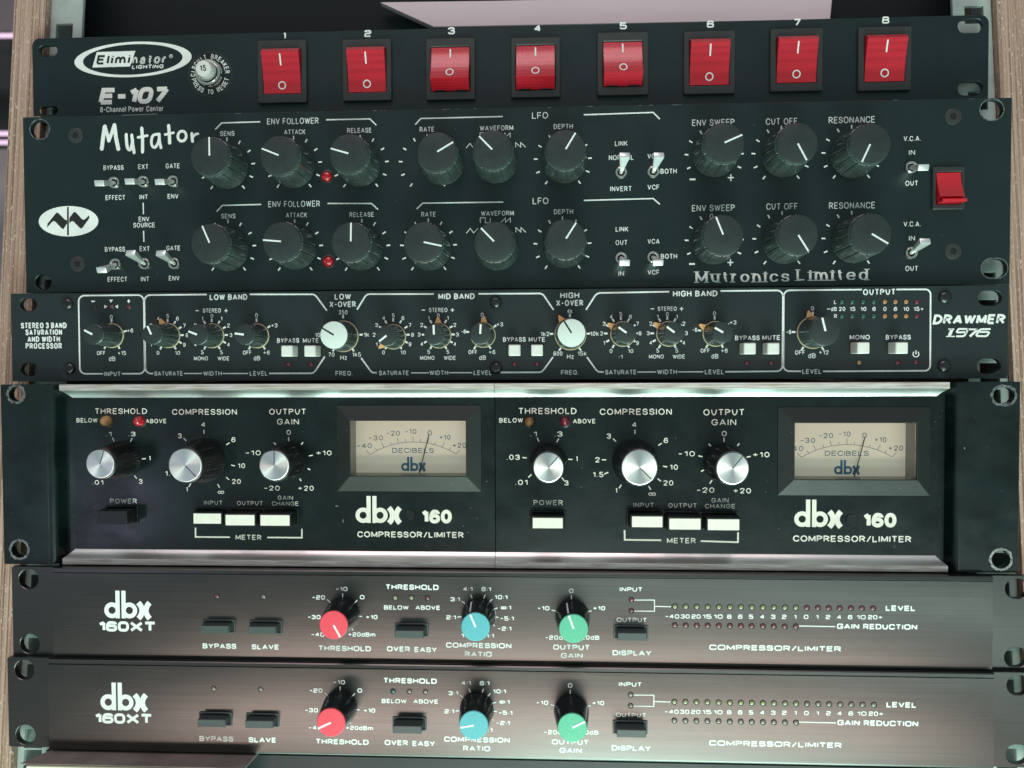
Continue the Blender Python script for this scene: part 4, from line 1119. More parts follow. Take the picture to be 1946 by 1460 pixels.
def rect_button(u, bx, size, h, matface, z, inner=True):
    x0, y1 = u.P(bx[0], bx[1], z+h); x1, y0 = u.P(bx[2], bx[3], z+h)
    cx, cy = (x0+x1)/2, (y0+y1)/2; w_, hh_ = (x1-x0)/2, (y1-y0)/2
    m = .75 if inner else 0
    mb = MB(); mb.rbox(-w_-m, w_+m, -hh_-m, hh_+m, .02, h-.15 if inner else h, .3, .2)
    o = put('push_button', mb, M['button_black'], u.e, (cx, cy, z))
    if inner:
        put('button_face', MB().rbox(-w_, w_, -hh_, hh_, h-.2, h, .15, .06), M[matface], o)
    fr = MB(); q = m+.9
    fr.prism(rrect(-w_-q, w_+q, -hh_-q, hh_+q, .4, 3), [rrect(-w_-m-.15, w_+m+.15, -hh_-m-.15, hh_+m+.15, .3, 3)], .0, 1.0, .2)
    put('button_bezel', fr, M['hollow' if inner else 'button_black'], o)
    return o

def meter(u, cx, cy):
    """cx, cy: bezel centre in local mm"""
    z = ZP; W2, H2 = 34.9, 20.7; w2, h2 = 27.9, 13.2; zo = z+3.0
    ring = lambda a, b, zz, oy=0: [(-a, -b+oy, zz), (a, -b+oy, zz), (a, b+oy, zz), (-a, b+oy, zz)]
    mb = MB()
    mb.loft([ring(W2, H2, .02), ring(W2, H2, .5), ring(w2+.3, h2+.3, 3.0, .3), ring(w2, h2, 2.95, .3), ring(w2, h2, 1.4, .3)], False, False)
    o = put('meter', mb, M['bezel_gloss'], u.e, (cx, cy, z), smooth=0)
    dz = -9.0
    wl = MB(); wl.loft([ring(w2, h2, 1.39, .3), ring(w2+.1, h2+.1, -9.2, .3)], False, False)
    put('window_well', wl, M['well'], o, smooth=0)
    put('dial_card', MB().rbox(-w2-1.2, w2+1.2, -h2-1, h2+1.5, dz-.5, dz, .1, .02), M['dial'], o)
    # print, taken from the first meter's photograph pixels onto the dial plane
    A = UA; zz = ZP+dz
    def Q(px, py):
        a = A.P(px, py, zz); return (a[0]-MA[0], a[1]-MA[1])
    k = A.mm(1, zz)
    pr = MB()
    B0 = (460, 715); s_ = 3.892
    q = lambda x, y: Q(x/s_+B0[0], y/s_+B0[1])
    # arc through three points
    import itertools
    (x1, y1), (x2, y2), (x3, y3) = q(948, 578), q(1265, 487), q(1582, 575)
    d = 2*(x1*(y2-y3)+x2*(y3-y1)+x3*(y1-y2))
    ux = ((x1*x1+y1*y1)*(y2-y3)+(x2*x2+y2*y2)*(y3-y1)+(x3*x3+y3*y3)*(y1-y2))/d
    uy = ((x1*x1+y1*y1)*(x3-x2)+(x2*x2+y2*y2)*(x1-x3)+(x3*x3+y3*y3)*(x2-x1))/d
    R = math.hypot(x1-ux, y1-uy); a1 = math.atan2(y1-uy, x1-ux); a3 = math.atan2(y3-uy, x3-ux)
    lwm = .24
    pr.stroke([(ux+R*cos(a1+(a3-a1)*i/30), uy+R*sin(a1+(a3-a1)*i/30)) for i in range(31)], lwm, dz+.05)
    for a_, b_ in (((948, 578), (917, 547)), ((1050, 527), (1030, 490)), ((1158, 498), (1147, 457)), ((1265, 487), (1265, 443)), ((1372, 496), (1383, 452)), ((1480, 523), (1500, 487)), ((1582, 575), (1613, 543))):
        pr.stroke([q(*a_), q(*b_)], lwm, dz+.06)
    for a_, b_ in (((1000, 550), (983, 531)), ((1105, 510), (1096, 489)), ((1210, 488), (1207, 465)), ((1317, 487), (1320, 464)), ((1423, 507), (1430, 486)), ((1530, 547), (1545, 528))):
        pr.stroke([q(*a_), q(*b_)], lwm, dz+.06)
    for t, x_, y_, w_ in (('-40', 905, 515, 113), ('-30', 990, 457, 106), ('-20', 1118, 422, 100), ('-10', 1248, 410, 84), ('0', 1388, 420, 33), ('+10', 1500, 452, 84), ('+20', 1607, 512, 104)):
        a = q(x_, y_); text(pr, t, a[0], a[1], w_/s_*k, 38/s_*k, 1.35*k, dz+.05, 'g')
    a = q(1265, 550); text(pr, 'DECIBELS', a[0], a[1], 312/s_*k, 38/s_*k, 1.5*k, dz+.05, 'g', gap=.16)
    put('scale_print', pr, M['print_teal'], o, smooth=0)
    lb = MB(); a = q(1177, 702); b2 = q(1355, 598)
    dbx_logo(lb, a[0], b2[0], a[1], b2[1], dz+.05)
    put('dial_logo', lb, M['print_blue'], o, smooth=0)
    nd = MB()
    a, b2 = q(1310, 740), q(1386, 428)
    a = (a[0]-.6, a[1]-1.5)
    nx, ny = b2[1]-a[1], -(b2[0]-a[0]); l = math.hypot(nx, ny); nx /= l; ny /= l
    nd.loft([[(a[0]+nx*r_*cos(t), a[1]+ny*r_*cos(t), dz+1.2+r_*sin(t)) for t in [i*pi/4 for i in range(8)]] for r_ in (.30,)]+
            [[(b2[0]+nx*r_*cos(t), b2[1]+ny*r_*cos(t), dz+1.2+r_*sin(t)) for t in [i*pi/4 for i in range(8)]] for r_ in (.20,)])
    put('needle', nd, M['needle'], o)
    gl = MB(); gl.rbox(-w2+.02, w2-.02, -h2+.32, h2+.28, .9, 1.3, .05, .02)
    put('glass_pane', gl, M['glass'], o, smooth=0)
    return o
M['bezel_gloss'] = mat('gloss_black_bezel', (0.010, 0.014, 0.013), 0.45, spec=0.4, bump=0.12, bscale=(500, 500, 500), scratch=.4, specks=.4, rvar=.06)

def dbx_logo(mb, x0, x1, y0, y1, z):
    """lower-case d b x: two joined bowls on tall stems, and an x with curved arms"""
    w = x1-x0; h = y1-y0; r = w*.170; t = w*.092
    cy = y0+r
    for cx, stem in ((x0+r, 1), (x0+w*.375+r*1.02, -1)):
        mb.stroke(circle(r-t/2, 36, cx, cy), t, z, closed=True)
        sx = cx+stem*(r-t/2)
        mb.stroke([(sx, y0), (sx, y1)], t, z+.006)
    xl, xr = x0+w*.735, x1
    xc = (xl+xr)/2; hx = 2*r
    n = 9
    lft = [(xl-w*.06+w*.115*sin(pi*i/n)*1.35, y0+hx*i/n) for i in range(n+1)]
    rgt = [(xr+w*.0-w*.115*sin(pi*i/n)*1.0, y0+hx*i/n) for i in range(n+1)]
    lft = [(xl+t*.1+(xc-xl-t*.55)*sin(pi*i/n)**.8, y0+hx*i/n) for i in range(n+1)]
    rgt = [(xr-t*.1-(xr-xc-t*.55)*sin(pi*i/n)**.8, y0+hx*i/n) for i in range(n+1)]
    mb.stroke(lft, t*1.25, z+.012); mb.stroke(rgt, t*1.25, z+.018)

UNITW = (941-1)/1941*482.6+.6
UA = half_unit('compressor', 'left black compressor of the pair with needle meter, coral-free silver-capped knobs and unlit black power button', 0, 241.3, -1)
UB = half_unit('compressor', 'right black compressor of the pair with needle meter, silver-capped knobs and white power button', 241.3, 482.6, 1)
UA.e['label'] = 'left black half-width compressor with needle meter, silver-capped knobs and an all-black power button'
UB.e['label'] = 'right black half-width compressor with needle meter, silver-capped knobs and a cream-faced power button'
UA.e['group'] = UB.e['group'] = 'pair of half-width compressors side by side'
MA = UA.P(777, 852.5, ZP)
MBc = UB.P(1621.5, 858, ZP)
build_half(UA, -1); build_half(UB, 1)
meter(UA, *MA); meter(UB, *MBc)

def ctext(pen, rows, h, b=.13, **kw):
    for s_, cx, cy, w_ in rows: pen.T(s_, cx, cy, w_, h, b, **kw)
# ---- left unit
u = UA
p = Pen(u, ZP, 'panel_lettering', 'print_cream', style='g', bold=.13); T, L = p.T, p.L
ctext(p, (('THRESHOLD', 230, 781.6, 104), ('COMPRESSION', 388.6, 783, 128), ('OUTPUT', 546.6, 782.6, 72), ('GAIN', 547.4, 801.7, 43)), 11.2, .14)
ctext(p, (('BELOW', 165.5, 799, 42), ('ABOVE', 296.6, 800.4, 41)), 8.4, .14)
ctext(p, (('POWER', 234.7, 952.4, 54), ('METER', 472.3, 1021.3, 51)), 9.8, .15)
ctext(p, (('INPUT', 405.3, 955.8, 37), ('OUTPUT', 475, 956.6, 51), ('GAIN', 542.3, 946.2, 30), ('CHANGE', 542, 957.2, 52)), 8.4, .14)
ctext(p, (('.1', 206.8, 825, 11), ('.3', 251, 825, 14), ('.01', 186, 917, 22)), 9, .16)
for s_, cx, cy, w_ in (('1', 284.8, 870.8, 2.8), ('3', 267.4, 915.2, 7.5), ('4', 386.2, 807, 8.5), ('3', 342, 828.5, 7.5), ('6', 443.6, 835.6, 8), ('10', 459, 885.3, 14), ('20', 449.3, 915.2, 17.5), ('\u221e', 420, 935.3, 13), ('1', 355.5, 930, 2.8), ('1.5', 323.5, 900, 20),
        ('0', 548.6, 821.8, 8.5), ('+10', 615.4, 861, 30), ('-10', 481, 860.8, 30), ('-20', 516.7, 927.8, 31), ('+20', 581.2, 928, 31)):
    T(s_, cx, cy, w_, 9.6, .15)
for c_, l_ in (((231.5, 874), ((215.4, 835.4), (249.6, 836.4), (273.7, 872), (257.7, 906.8), (193, 869))), ((388, 873), ((387.7, 820.7), (351.5, 835.4), (433.4, 843.5), (443, 884.8), (432.6, 909.4), (415.6, 923.6), (334, 898), (330, 873), (361, 922))),
        ((549, 873), ((548.6, 834.8), (590.8, 866), (506, 866)))):
    for a in l_: p.tickp(c_[0], c_[1], a[0], a[1], 7.5, 1.9)
for a in ((522.4, 843.5), (574.3, 842.8), (587.2, 891.8), (571, 912), (527, 913)): p.tickp(549, 873, a[0], a[1], 5.5, 2.4)
L([(371.6, 1003), (371.8, 1020.6), (437, 1021)], 2.8); L([(508, 1021.6), (573.8, 1022), (573.8, 1005)], 2.8)
big = Pen(u, ZP, 'maker_logo', 'print_cream', style='h')
a = u.P(675.8, 993.8, ZP); b = u.P(760.6, 943, ZP); dbx_logo(big.mb, a[0], b[0], a[1], b[1], ZP+PZ)
big.T('160', 829.5, 981.8, 59, 26.5, .27, gap=.06); big.T('COMPRESSOR/LIMITER', 779.8, 1016.2, 206, 11.6, .19, style='g', gap=.16)
x, y = u.P(780, 978.4, ZP)
put('plug_hole', MB().lathe([(2.55, .3), (2.4, .45), (2.1, .2), (1.2, .05)], 28, cap1=True), M['button_black'], u.e, (x, y, ZP))
alu_knob(u, 190.5, 882, 16, ZP, 6.6, 8.9); alu_knob(u, 352, 884.8, 136, ZP, 7.7, 10.8); alu_knob(u, 521, 885, 1, ZP, 6.8, 8.9)
led(u, 203, 799.8, 10.5, 'led_amber', ZP, h=4.2, name='indicator_lamp'); led(u, 266, 800.4, 10.5, 'led_red', ZP, h=4.2, name='indicator_lamp')
rect_button(u, (184, 971, 241.5, 997.5), None, 9, 'button_black', ZP, False)
rect_button(u, (367.5, 976, 420, 995.5), None, 6, 'button_cream', ZP); rect_button(u, (428.5, 978.6, 483.6, 998.8), None, 9, 'button_cream', ZP); rect_button(u, (494.7, 979, 550.3, 999.4), None, 9, 'button_cream', ZP)
u.flush()
# ---- right unit
u = UB
p = Pen(u, ZP, 'panel_lettering', 'print_cream', style='g', bold=.13); T, L = p.T, p.L
ctext(p, (('THRESHOLD', 1040.4, 781.3, 110), ('COMPRESSION', 1208, 782.7, 135), ('OUTPUT', 1375.5, 783.7, 76), ('GAIN', 1375.5, 802.7, 46)), 11.8, .15)
ctext(p, (('BELOW', 971.4, 799, 45), ('ABOVE', 1110.3, 800.6, 42.5)), 8.6, .15)
ctext(p, (('POWER', 1041.8, 955.4, 56), ('METER', 1294.8, 1027.7, 54)), 10, .16)
ctext(p, (('INPUT', 1223.2, 960, 38.5), ('OUTPUT', 1297, 960.8, 53), ('GAIN', 1368.3, 951, 32), ('CHANGE', 1368.3, 962.2, 56)), 8.8, .15)
for s_, cx, cy, w_ in (('.1', 1014.2, 825, 12), ('.3', 1061.6, 825, 15), ('.03', 975.4, 869.2, 25), ('1', 1096.2, 872, 3), ('.01', 991, 916.9, 23), ('3', 1076.4, 918, 8), ('4', 1205.3, 807.3, 9), ('3', 1157.2, 829, 8), ('6', 1265.4, 837.2, 8.5), ('2', 1135.3, 874, 8.5), ('1.5', 1136.7, 902, 20), ('1', 1171.3, 932.3, 3),
        ('\u221e', 1239.3, 938.7, 14), ('20', 1270, 918, 18.5), ('10', 1280.6, 888, 15), ('0', 1376.3, 824.2, 9.5), ('-10', 1304.7, 862.5, 31), ('+10', 1446.2, 864.2, 31), ('-20', 1340.7, 931.6, 33), ('+20', 1410.2, 932.8, 33)):
    T(s_, cx, cy, w_, 10, .16)
for c_, l_ in (((1040, 873), ((1022.7, 835.8), (1059.9, 837), (997, 870), (1084, 873.2), (1007, 904.7), (1069.8, 910.5))), ((1207, 875), ((1206.6, 821), (1167.8, 836.6), (1254.2, 844.6), (1147.8, 874), (1152.3, 899.4), (1178.5, 924.8), (1234.7, 927.5), (1252.8, 912.2), (1264, 886.8))),
        ((1376.5, 878), ((1375.8, 836), (1330.9, 867.3), (1422.5, 868.3), (1350.9, 916)))):
    for a in l_: p.tickp(c_[0], c_[1], a[0], a[1], 8, 2.2)
for a in ((1348.8, 846), (1403, 845.2), (1334.9, 894.7)): p.tickp(1376.5, 876, a[0], a[1], 6, 2.5)
L([(1186.8, 1007.6), (1187.2, 1026), (1256.6, 1027)], 3.1); L([(1331.7, 1028.5), (1402.4, 1030.6), (1402.4, 1012)], 3.1)
big = Pen(u, ZP, 'maker_logo', 'print_cream', style='h')
a = u.P(1509.2, 1001.5, ZP); b = u.P(1599, 950, ZP); dbx_logo(big.mb, a[0], b[0], a[1], b[1], ZP+PZ)
big.T('160', 1671.5, 988.7, 61.5, 27.3, .27, gap=.06); big.T('COMPRESSOR/LIMITER', 1619, 1024.2, 217, 12, .19, style='g', gap=.16)
x, y = u.P(1618, 988.5, ZP)
put('plug_hole', MB().lathe([(2.75, .3), (2.6, .45), (2.3, .2), (1.4, .05)], 28), M['button_black'], u.e, (x, y, ZP))
alu_knob(u, 1042.2, 888.7, 41, ZP, 6.7, 8.9); alu_knob(u, 1215.4, 888.7, 135, ZP, 7.9, 10.8); alu_knob(u, 1392.3, 890.6, 38, ZP, 7.1, 9.0)
led(u, 1006, 801.6, 9.3, 'led_amber', ZP, h=4.2, name='indicator_lamp'); led(u, 1072.5, 801, 9.3, 'led_red_dim2', ZP, h=4.2, name='indicator_lamp') if False else None
M['led_wine'] = mat('dark_wine_lens', (0.17, 0.006, 0.022), 0.12, coat=0.6, sss=.2)
led(u, 1006, 801.6, 9.3, 'led_amber', ZP, h=4.2, name='indicator_lamp'); led(u, 1073, 801, 9.3, 'led_wine', ZP, h=4.2, name='indicator_lamp')
rect_button(u, (1012.3, 984.4, 1069.5, 1004.4), None, 9, 'button_cream', ZP)
rect_button(u, (1201, 981.7, 1259, 1002.3), None, 9, 'button_cream', ZP); rect_button(u, (1272, 985.7, 1331.4, 1006.8), None, 10, 'button_cream', ZP); rect_button(u, (1345.3, 987, 1405, 1008), None, 10, 'button_cream', ZP)
u.flush()

for uu, zz, sp in ((UA, ZP, ((640, 962, 1.6, .5), (652, 990, .4, 2.2), (700, 955, 2.4, .2), (880, 1000, .5, .5), (895, 965, .4, .4), (906, 985, .6, .3), (925, 915, .6, .4), (160, 745, .5, .3), (890, 1012, 1.6, .2), (655, 776, .4, .3), (720, 927, 1.2, .2))),
        (UB, ZP, ((1106, 890, .5, .3), (1104, 926, .5, .3), (1284, 833, .4, .4), (1240, 770, .5, .2), (1480, 1005, .3, .5), (1823, 850, .6, .9), (1866, 847, .3, .3), (1700, 1040, 1.8, .2), (1458, 915, .4, .3), (1455, 935, .4, .3), (1700, 1037, .9, .2)))):
    fk = MB()
    for px, py, w_, h_ in sp:
        x, y = uu.P(px, py, zz); fleck(fk, x, y, w_*.6, h_*.6, zz+.04 if px < 1810 else .03)
    put('paint_chips', fk, M['chip'], uu.e, smooth=0, kind='stuff')

# ================================================================== TWO BROWN-BLACK COMPRESSORS
X1 = Unit('compressor', 'brushed dark one-space compressor with coral, turquoise and green capped knobs, the upper of its two', 'compressor', -261.0, -97.2, 358.9, 482.6, 43.7, 'brushed compressors with coloured knob caps')
X2 = Unit('compressor', 'brushed bronze-toned one-space compressor with coral, turquoise and green capped knobs, lowest full unit', 'compressor', -261.7, -140.4, 355.6, 482.6, 43.7, 'brushed compressors with coloured knob caps')
ZF = 2.0
def build_xt(u, angs, leds):
    ref = X1
    h4 = []
    for cx in (-232.8, 232.8):
        for cy in (6.0, 37.7):
            h4.append(rrect(cx-2.9 if cx < 0 else cx-3.6, cx+2.2 if cx < 0 else cx+4.6, cy-5/2, cy+5/2, 2.45, 8) if cx > 0 else circle(4.9, 28, cx, cy))
    h4 = [circle(4.9, 28, -232.8, 6.0), circle(4.9, 28, -232.8, 37.7), rrect(227.6, 238.2, 6.0-4.5, 6.0+4.5, 4.45, 8), rrect(227.6, 238.2, 37.7-4.5, 37.7+4.5, 4.45, 8)]
    slab(u, 'rack_ear_plate', -hw, hw, 0, 43.7, -3.0, 0, .8, h4, 'brushed', .2)
    slab(u, 'chassis', -216, 216, 1, 42.6, -230, -3.1, 1, [], 'paint_black')
    fx0 = ref.P(100, 1165, ZF)[0]; fx1 = ref.P(1886.5, 1190, ZF)[0]
    prof = [(-.05, .05), (.0, 1.2), (.2, 1.7), (.6, ZF-.08), (1.1, ZF), (41.35, ZF), (41.5, ZF-.55), (41.8, ZF-.55), (41.9, ZF-.02), (43.2, ZF-.1), (43.65, ZF-.5), (43.75, .05)]
    A = [(fx0, y, z) for y, z in prof]; B = [(fx1, y, z) for y, z in prof]
    fb = MB(); fb.loft([A, B]); put('front_panel', fb, M['brushed'], u.e, smooth=25)
    for sx in (fx0-.72, fx1+.02): put('panel_seam', MB().rbox(sx, sx+.7, .2, 43.5, .01, .12, .05, .02), M['hollow'], u.e, smooth=0)
    p = Pen(u, ZF, 'panel_lettering', 'print', ref=ref, style='e', bold=.19); T, L = p.T, p.L
    big = Pen(u, ZF, 'maker_logo', 'print_bold', ref=ref)
    a = ref.P(198.5, 1174.8, ZF); b = ref.P(284.8, 1123.3, ZF); dbx_logo(big.mb, a[0], b[0], a[1], b[1], ZF+PZ)
    big.T('160XT', 242, 1190.8, 116, 20.5, .27, style='e', gap=.05, rf=.7)
    for s_, cx, cy, w_ in (('BYPASS', 417.2, 1228, 67), ('SLAVE', 504.4, 1229.6, 54.5), ('THRESHOLD', 655, 1232.4, 103), ('THRESHOLD', 783.2, 1116, 103), ('OVER', 757.3, 1233.4, 45), ('EASY', 809, 1234.8, 43.5), ('COMPRESSION', 909.6, 1226.8, 126), ('RATIO', 909, 1243.3, 52),
            ('OUTPUT', 1086, 1230.3, 70), ('GAIN', 1086.6, 1246, 42), ('DISPLAY', 1201, 1241, 73.5), ('COMPRESSOR/LIMITER', 1472.6, 1231.8, 245), ('LEVEL', 1711.3, 1156, 54.5), ('GAIN', 1611.6, 1190.4, 41), ('REDUCTION', 1691.5, 1191.3, 99)):
        T(s_, cx, cy, w_, 10.3, .245, gap=.13)
    for s_, cx, cy, w_ in (('-10', 649.2, 1119.4, 23), ('-20', 605.5, 1135.4, 25.5), ('0', 688.3, 1135, 9), ('-30', 597, 1172.8, 25.5), ('+10', 706.2, 1172.8, 23), ('-40', 603.8, 1206, 26), ('+20dBm', 687.5, 1206, 53.5),
            ('BELOW', 753.2, 1154.7, 48), ('ABOVE', 813, 1155, 48), ('4:1', 889, 1119.4, 18.5), ('6:1', 924, 1119.7, 18.5), ('3:1', 865, 1139, 18.5), ('10:1', 952, 1135, 25), ('2:1', 857.4, 1173.4, 18.5), ('\u221e:1', 961.6, 1154.9, 19.5), ('-5:1', 963.4, 1175.5, 26.5), ('-2:1', 958.6, 1194.8, 26.5), ('1:1', 884, 1208, 15), ('1:1', 931.5, 1208.4, 15),
            ('0', 1085.5, 1123, 8.5), ('-10', 1032.8, 1156, 23), ('+10', 1138.4, 1156, 23), ('-20dB', 1058, 1211.8, 44), ('+20dB', 1117, 1211.8, 44), ('INPUT', 1199.2, 1120.2, 43), ('OUTPUT', 1200.6, 1178.2, 57)):
        T(s_, cx, cy, w_, 8.4, .225, gap=.15)
    xs = (1282.6, 1303.5, 1324.3, 1345, 1366.3, 1387.4, 1408.2, 1428.9, 1450, 1470.8, 1491.7, 1512.6, 1533.3, 1554.4, 1575, 1596, 1617, 1638, 1659.4)
    ns = ('-40', '30', '20', '15', '10', '8', '6', '5', '4', '3', '2', '1', '0', '1', '2', '4', '6', '10', '20+')
    for i, (x_, s_) in enumerate(zip(xs, ns)):
        cx = x_-1.5 if i < 18 else 1663.3
        if i == 0: cx = 1277.3
        w_ = {1: 8.3, 2: 17.0, 3: 26.5}[len(s_)]
        if s_ == '1': w_ = 4.5
        T(s_, cx, 1171.5+i*.09, w_, 8.2, .21, gap=.14)
        c_ = leds[0] if i < 12 else leds[1]
        led(u, x_, 1152.9+i*.19, 4.4, c_, ZF, ref=ref)
        if i < 12: led(u, x_-.2, 1188.3+i*.24, 4.4, leds[2], ZF, ref=ref)
    for a in ((412, 1133.3, leds[3]), (500.6, 1134, 'led_clear'), (751, 1136, leds[4]), (781.8, 1136.2, leds[5]), (812.3, 1136.6, leds[6]), (1199.9, 1140, leds[2]), (1199.9, 1160.8, leds[2])):
        led(u, a[0], a[1], 4.2, a[2], ZF, ref=ref)
    L([(1205.5, 1140.5), (1243.7, 1140.5), (1243.7, 1161.8), (1205.5, 1161.3)], 1.7); L([(1244.5, 1152.4), (1275, 1153.2)], 1.7); L([(1517.8, 1189.8), (1587.5, 1191)], 1.9)
    for c_, l_ in (((651, 1166), ((651.2, 1131), (624.5, 1142), (676.3, 1143.5), (684, 1171.3), (669, 1194.8), (617.5, 1173))), ((909, 1166), ((895.9, 1134), (920.7, 1134), (880.6, 1144.8), (932.7, 1141.6), (873, 1172.3), (942, 1156.6), (943.6, 1172.8), (937.4, 1187.5))),
            ((1086, 1168), ((1085.8, 1135), (1052, 1160.3), (1120.3, 1161.6)))):
        for a in l_: p.tickp(c_[0], c_[1], a[0], a[1], 7.6, 2.0)
    L([(939.2, 1158.5), (941.4, 1166), (941.2, 1175), (939.2, 1182), (935.8, 1188)], 2.4)
    def key(x0, x1, y0, y1, h):
        a = ref.P((x0+x1)/2, (y0+y1)/2, ZF+h); w_ = ref.mm(x1-x0, ZF+h)/2
        o = link('push_button', cached(('xtk', round(h, 1)), lambda: make_mesh('push_button', MB().rbox(-6.55, 6.55, -1.75, 1.75, .02, h, .12, .18), M['button_teal'])), u.e, (a[0], a[1], ZF))
        link('button_bezel', cached('xtf', lambda: make_mesh('button_bezel', MB().prism(rrect(-8.0, 8.0, -3.2, 3.2, .5, 3), [rrect(-7.3, 7.3, -2.5, 2.5, .3, 3)], .0, .55, .15), M['button_teal'])), o, (0, 0, .01))
        link('button_well', cached('xtw', lambda: make_mesh('button_well', MB().rbox(-7.35, 7.35, -2.55, 2.55, .005, .08, .2, .01), M['hollow'])), o)
    key(382, 433, 1189.5, 1204, 5.0); key(471, 524, 1191, 1206, 5.0)
    key(750.5, 804.6, 1199, 1213.3, 6.5); key(1174.5, 1229, 1204, 1217.6, 6.5)
    for (px, py), cm, a in zip(((633.8, 1188.2), (903.6, 1191.7), (1090, 1195)), ('cap_red', 'cap_blue', 'cap_green'), angs):
        xt_knob(u, ref, px, py, a, cm, ZF)
    u.flush()
build_xt(X1, (151, -23, -20), ('led_yellow', 'led_pink', 'led_pink', 'led_pink', 'led_green2', 'led_yellow', 'led_pink') if False else ('led_yellow', 'led_pink', 'led_pink', 'led_pink', 'led_yellow', 'led_yellow', 'led_pink'))
build_xt(X2, (244.6, 259, 63.4), ('led_yellow', 'led_clear', 'led_clear', 'led_clear', 'led_green', 'led_clear', 'led_clear'))

# ================================================================== UNIT BELOW (only its top edge shows)
u = Unit('metal_cased_unit', 'bronze-brown metal case with a pale plate, cut off by the bottom edge of the photo', 'rack unit', -255, -185.4, 352.0, 470, 60, 'rack units')
pl0 = u.P(64, 1452)[0]; pl1 = u.P(487, 1460)[0]
mb = MB(); mb.loft([[(pl0+16, 59.2, -24), (pl1, 59.2, -24), (pl1-2, 59.2, 8.5), (pl0, 59.2, 8.5)], [(pl0+16, 60, -24), (pl1, 60, -24), (pl1-2, 60, 9), (pl0-.3, 60, 9)]])
put('top_cover', mb, M['rust'], u.e, smooth=0)
put('name_plate', MB().rbox(pl0+3, pl1-4, 40, 59.05, 7.2, 9.6, .3, .2), M['plate'], u.e)
put('front_panel', MB().rbox(pl0+2, 222, 0, 58.8, -26, -6, .5, .3), M['paint_black'], u.e)

# ================================================================== RACK: plywood sides, steel rails, cavity
def Wp(px, py, d):
    a = (px-W_PX/2)/F_PX; b = -(py-H_PX/2)/F_PX
    v = [RC[i][0]*a+RC[i][1]+RC[i][2]*b for i in range(3)]
    k_ = d/v[1]
    return (v[0]*k_, d, v[2]*k_)
def dep(z):       # depth of the slanted front edge of the rack sides at height z
    return 378+z*.097
ztop, zbot = 330, -330
def side(name, xi, xo, label):
    mb = MB()
    dt, db = dep(ztop), dep(zbot)
    x0, x1 = min(xi, xo), max(xi, xo)
    A = [(x0, db, zbot), (x1, db, zbot), (x1, 900, zbot), (x0, 900, zbot)]
    B = [(x0, dt, ztop), (x1, dt, ztop), (x1, 900, ztop), (x0, 900, ztop)]
    mb.loft([A, B])
    o = put(name, mb, M['ply'], None, smooth=0, label=label)
    o['category'] = 'rack side'; o['group'] = 'plywood rack sides'
    return o
xl_in = Wp(86, 0, 396)[0]; xl_out = Wp(26, 0, 396)[0]
xr_in = Wp(1892, 0, 396)[0]
side('rack_side_panel', xl_in, xl_out, 'plywood rack side with layered raw edge, left of the stacked units')
side('rack_side_panel', xr_in, xr_in+18, 'plywood rack side with layered raw edge, right of the stacked units')
def rail(name, xo, xi, label, sgn):
    """folded steel strip with square holes following the slant of the rack"""
    e_ = bpy.data.objects.new(name, None); C.objects.link(e_)
    off = 4.0
    x0, x1 = min(xo, xi), max(xo, xi)
    e_.location = ((x0+x1)/2*MM, (dep(zbot)+off)*MM, zbot*MM)
    tilt = math.atan2(dep(ztop)-dep(zbot), ztop-zbot)
    e_.rotation_euler = (pi/2-tilt, 0, 0)
    e_['label'] = label; e_['category'] = 'rack rail'; e_['group'] = 'steel rack rails'
    w_ = (x1-x0)/2; H_ = (ztop-zbot)/cos(tilt)
    holes = []
    ys = []
    for top_px in RAILY:
        zz_ = 0
        for _ in range(4): zz_ = Wp((x0+x1)/2*3.8+973, top_px, dep(zz_)+4)[2]
        ys.append((zz_-4.6-zbot)/cos(tilt))
    ys = sorted(ys)
    hx = -sgn*1.0
    for yy_ in ys: holes.append([(hx-4.6, yy_-4.6), (hx+4.6, yy_-4.6), (hx+4.6, yy_+4.6), (hx-4.6, yy_+4.6)])
    put('rail_face', MB().prism([(-w_, 0), (w_, 0), (w_, H_), (-w_, H_)], holes, -2, 0, .15), M['needle_dark'], e_, smooth=0)
    fx = w_ if sgn < 0 else -w_
    put('rail_flange', MB().rbox(min(fx, fx-sgn*(-2)), max(fx, fx-sgn*(-2)), 0, H_, -14, -2.1, .2, .1), M['needle_dark'], e_, smooth=0)
RAILY = (48, 190, 330, 470, 532, 572, 745, 790, 1033, 1092, 1212, 1262, 1384, 1424)
ra = Wp(94, 30, 399)[0]; rb = Wp(154.5, 30, 399)[0]
rc = Wp(1811, 10, 399)[0]; rd = Wp(1884, 10, 399)[0]
rail('rack_rail', ra, rb, 'grey-green steel rail with square holes, seen at the upper left', 1)
RAILY = (13, 176, 290, 400, 518, 570, 690, 740, 1050, 1105, 1235, 1290, 1420)
rail('rack_rail', rc, rd, 'grey-green steel rail with square holes, seen at the upper right', -1)
mb = MB(); mb.rbox(xl_in, xr_in, -300, 300, 0, 4, .1, .05)
cb = put('rack_back', mb, M['cavity'], None); cb.rotation_euler = (pi/2, 0, 0); cb.location = (0, 0.86, 0); cb['kind'] = 'structure'
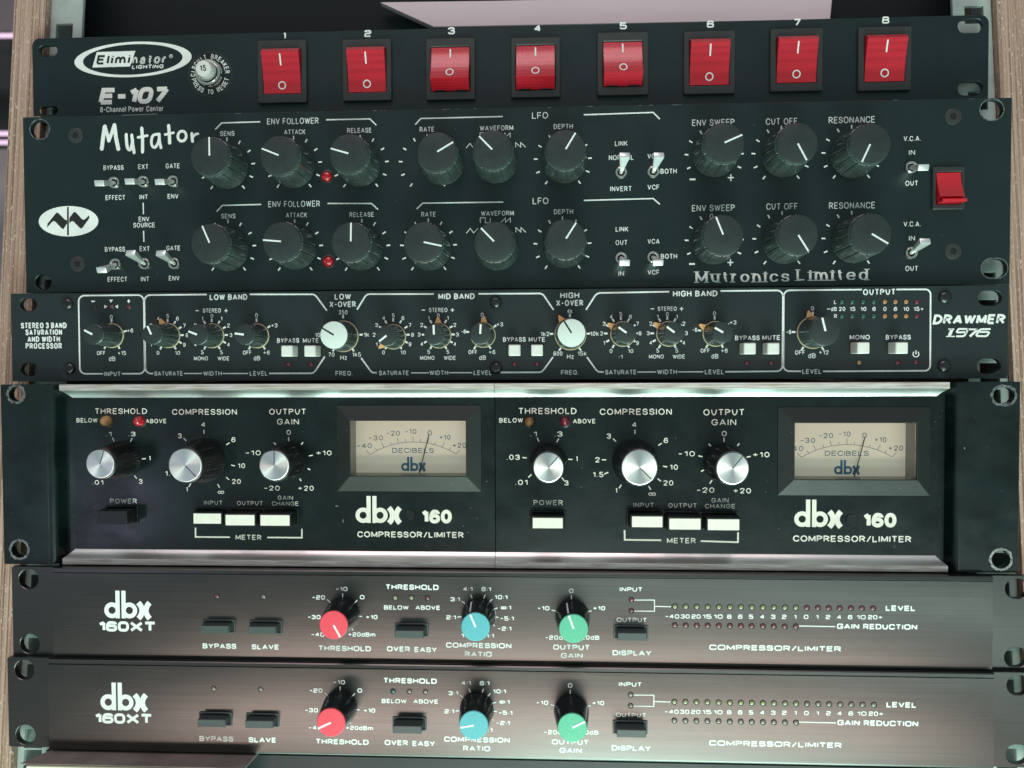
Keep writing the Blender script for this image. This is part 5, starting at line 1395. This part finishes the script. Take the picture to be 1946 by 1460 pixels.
# dark equipment above and a pink board in front of it
zt_ = Wp(400, 60, 428)[2]
mb = MB(); mb.rbox(Wp(158, 0, 428)[0], Wp(1808, 0, 428)[0], zt_-60, zt_+75, 0, 200, 1.5, .8)
o = put('dark_case', mb, M['cavity2'] if 'cavity2' in M else M['cavity'], None); o.rotation_euler = (pi/2, 0, 0); o.location = (0, .628, 0)
o['label'] = 'plain dark equipment case set back behind the top power panel'; o['category'] = 'equipment case'
def board():
    d = 420
    pts = [(722, 4.5), (822, 49), (1000, 48), (1579, 33), (1592, -60), (1300, -58), (960, -50), (940, -2)]
    pts = [(722, 4.5), (824, 52), (1578, 38), (1583, -14), (950, 1)]
    front = []
    for px, py in pts:
        a = Wp(px, py, d); front.append((a[0], a[2]))
    mb = MB(); mb.prism(front, [], -5, 0, .4)
    o = put('pink_board', mb, M['pink'], None, smooth=20)
    o.rotation_euler = (pi/2, 0, 0); o.location = (0, d*MM, 0)
    o['label'] = 'pale pink board with a slanted left end, standing behind switches 3 to 7'; o['category'] = 'board'
board()

# ================================================================== ROOM BEHIND, LEFT OF THE RACK
def bx(name, px0, px1, py0, py1, d, th, m, label=None, cat=None, kind=None):
    a = Wp(px0, py0, d); b = Wp(px1, py1, d)
    mb = MB(); mb.rbox(min(a[0], b[0]), max(a[0], b[0]), min(a[2], b[2]), max(a[2], b[2]), 0, th, 1.0, .5)
    o = put(name, mb, M[m], None); o.rotation_euler = (pi/2, 0, 0); o.location = (0, (d+th)*MM, 0)
    if label: o['label'] = label; o['category'] = cat
    if kind: o['kind'] = kind
    return o
bx('wall', -1500, 120, -900, 2600, 1500, 30, 'pinkwall', kind='structure')
bx('dark_cabinet', -500, 19, 72, 168, 1100, 150, 'shelfdark', 'dark cabinet beyond the rack side, between the pink tubes', 'cabinet')
bx('dark_cabinet', -500, 21, 184, 247, 1150, 100, 'shelfdark', 'dark low cabinet beyond the rack side, under the grey box', 'cabinet')
for i, (y_, lb) in enumerate(((68, 'uppermost pink glowing tube beyond the left rack side'), (254, 'middle pink glowing tube beyond the left rack side'), (271, 'lowest pink glowing tube beyond the left rack side'))):
    a = Wp(-300, y_, 1080); b = Wp(45, y_, 1080)
    mb = MB(); mb.loft([[(a[0], a[2]+3.2*cos(t*pi/6), 3.2*sin(t*pi/6)) for t in range(12)], [(b[0], b[2]+3.2*cos(t*pi/6), 3.2*sin(t*pi/6)) for t in range(12)]])
    o = put('light_tube', mb, M['tube'], None); o.rotation_euler = (pi/2, 0, 0); o.location = (0, 1.08, 0)
    o['label'] = lb; o['category'] = 'light tube'; o['group'] = 'pink light tubes'
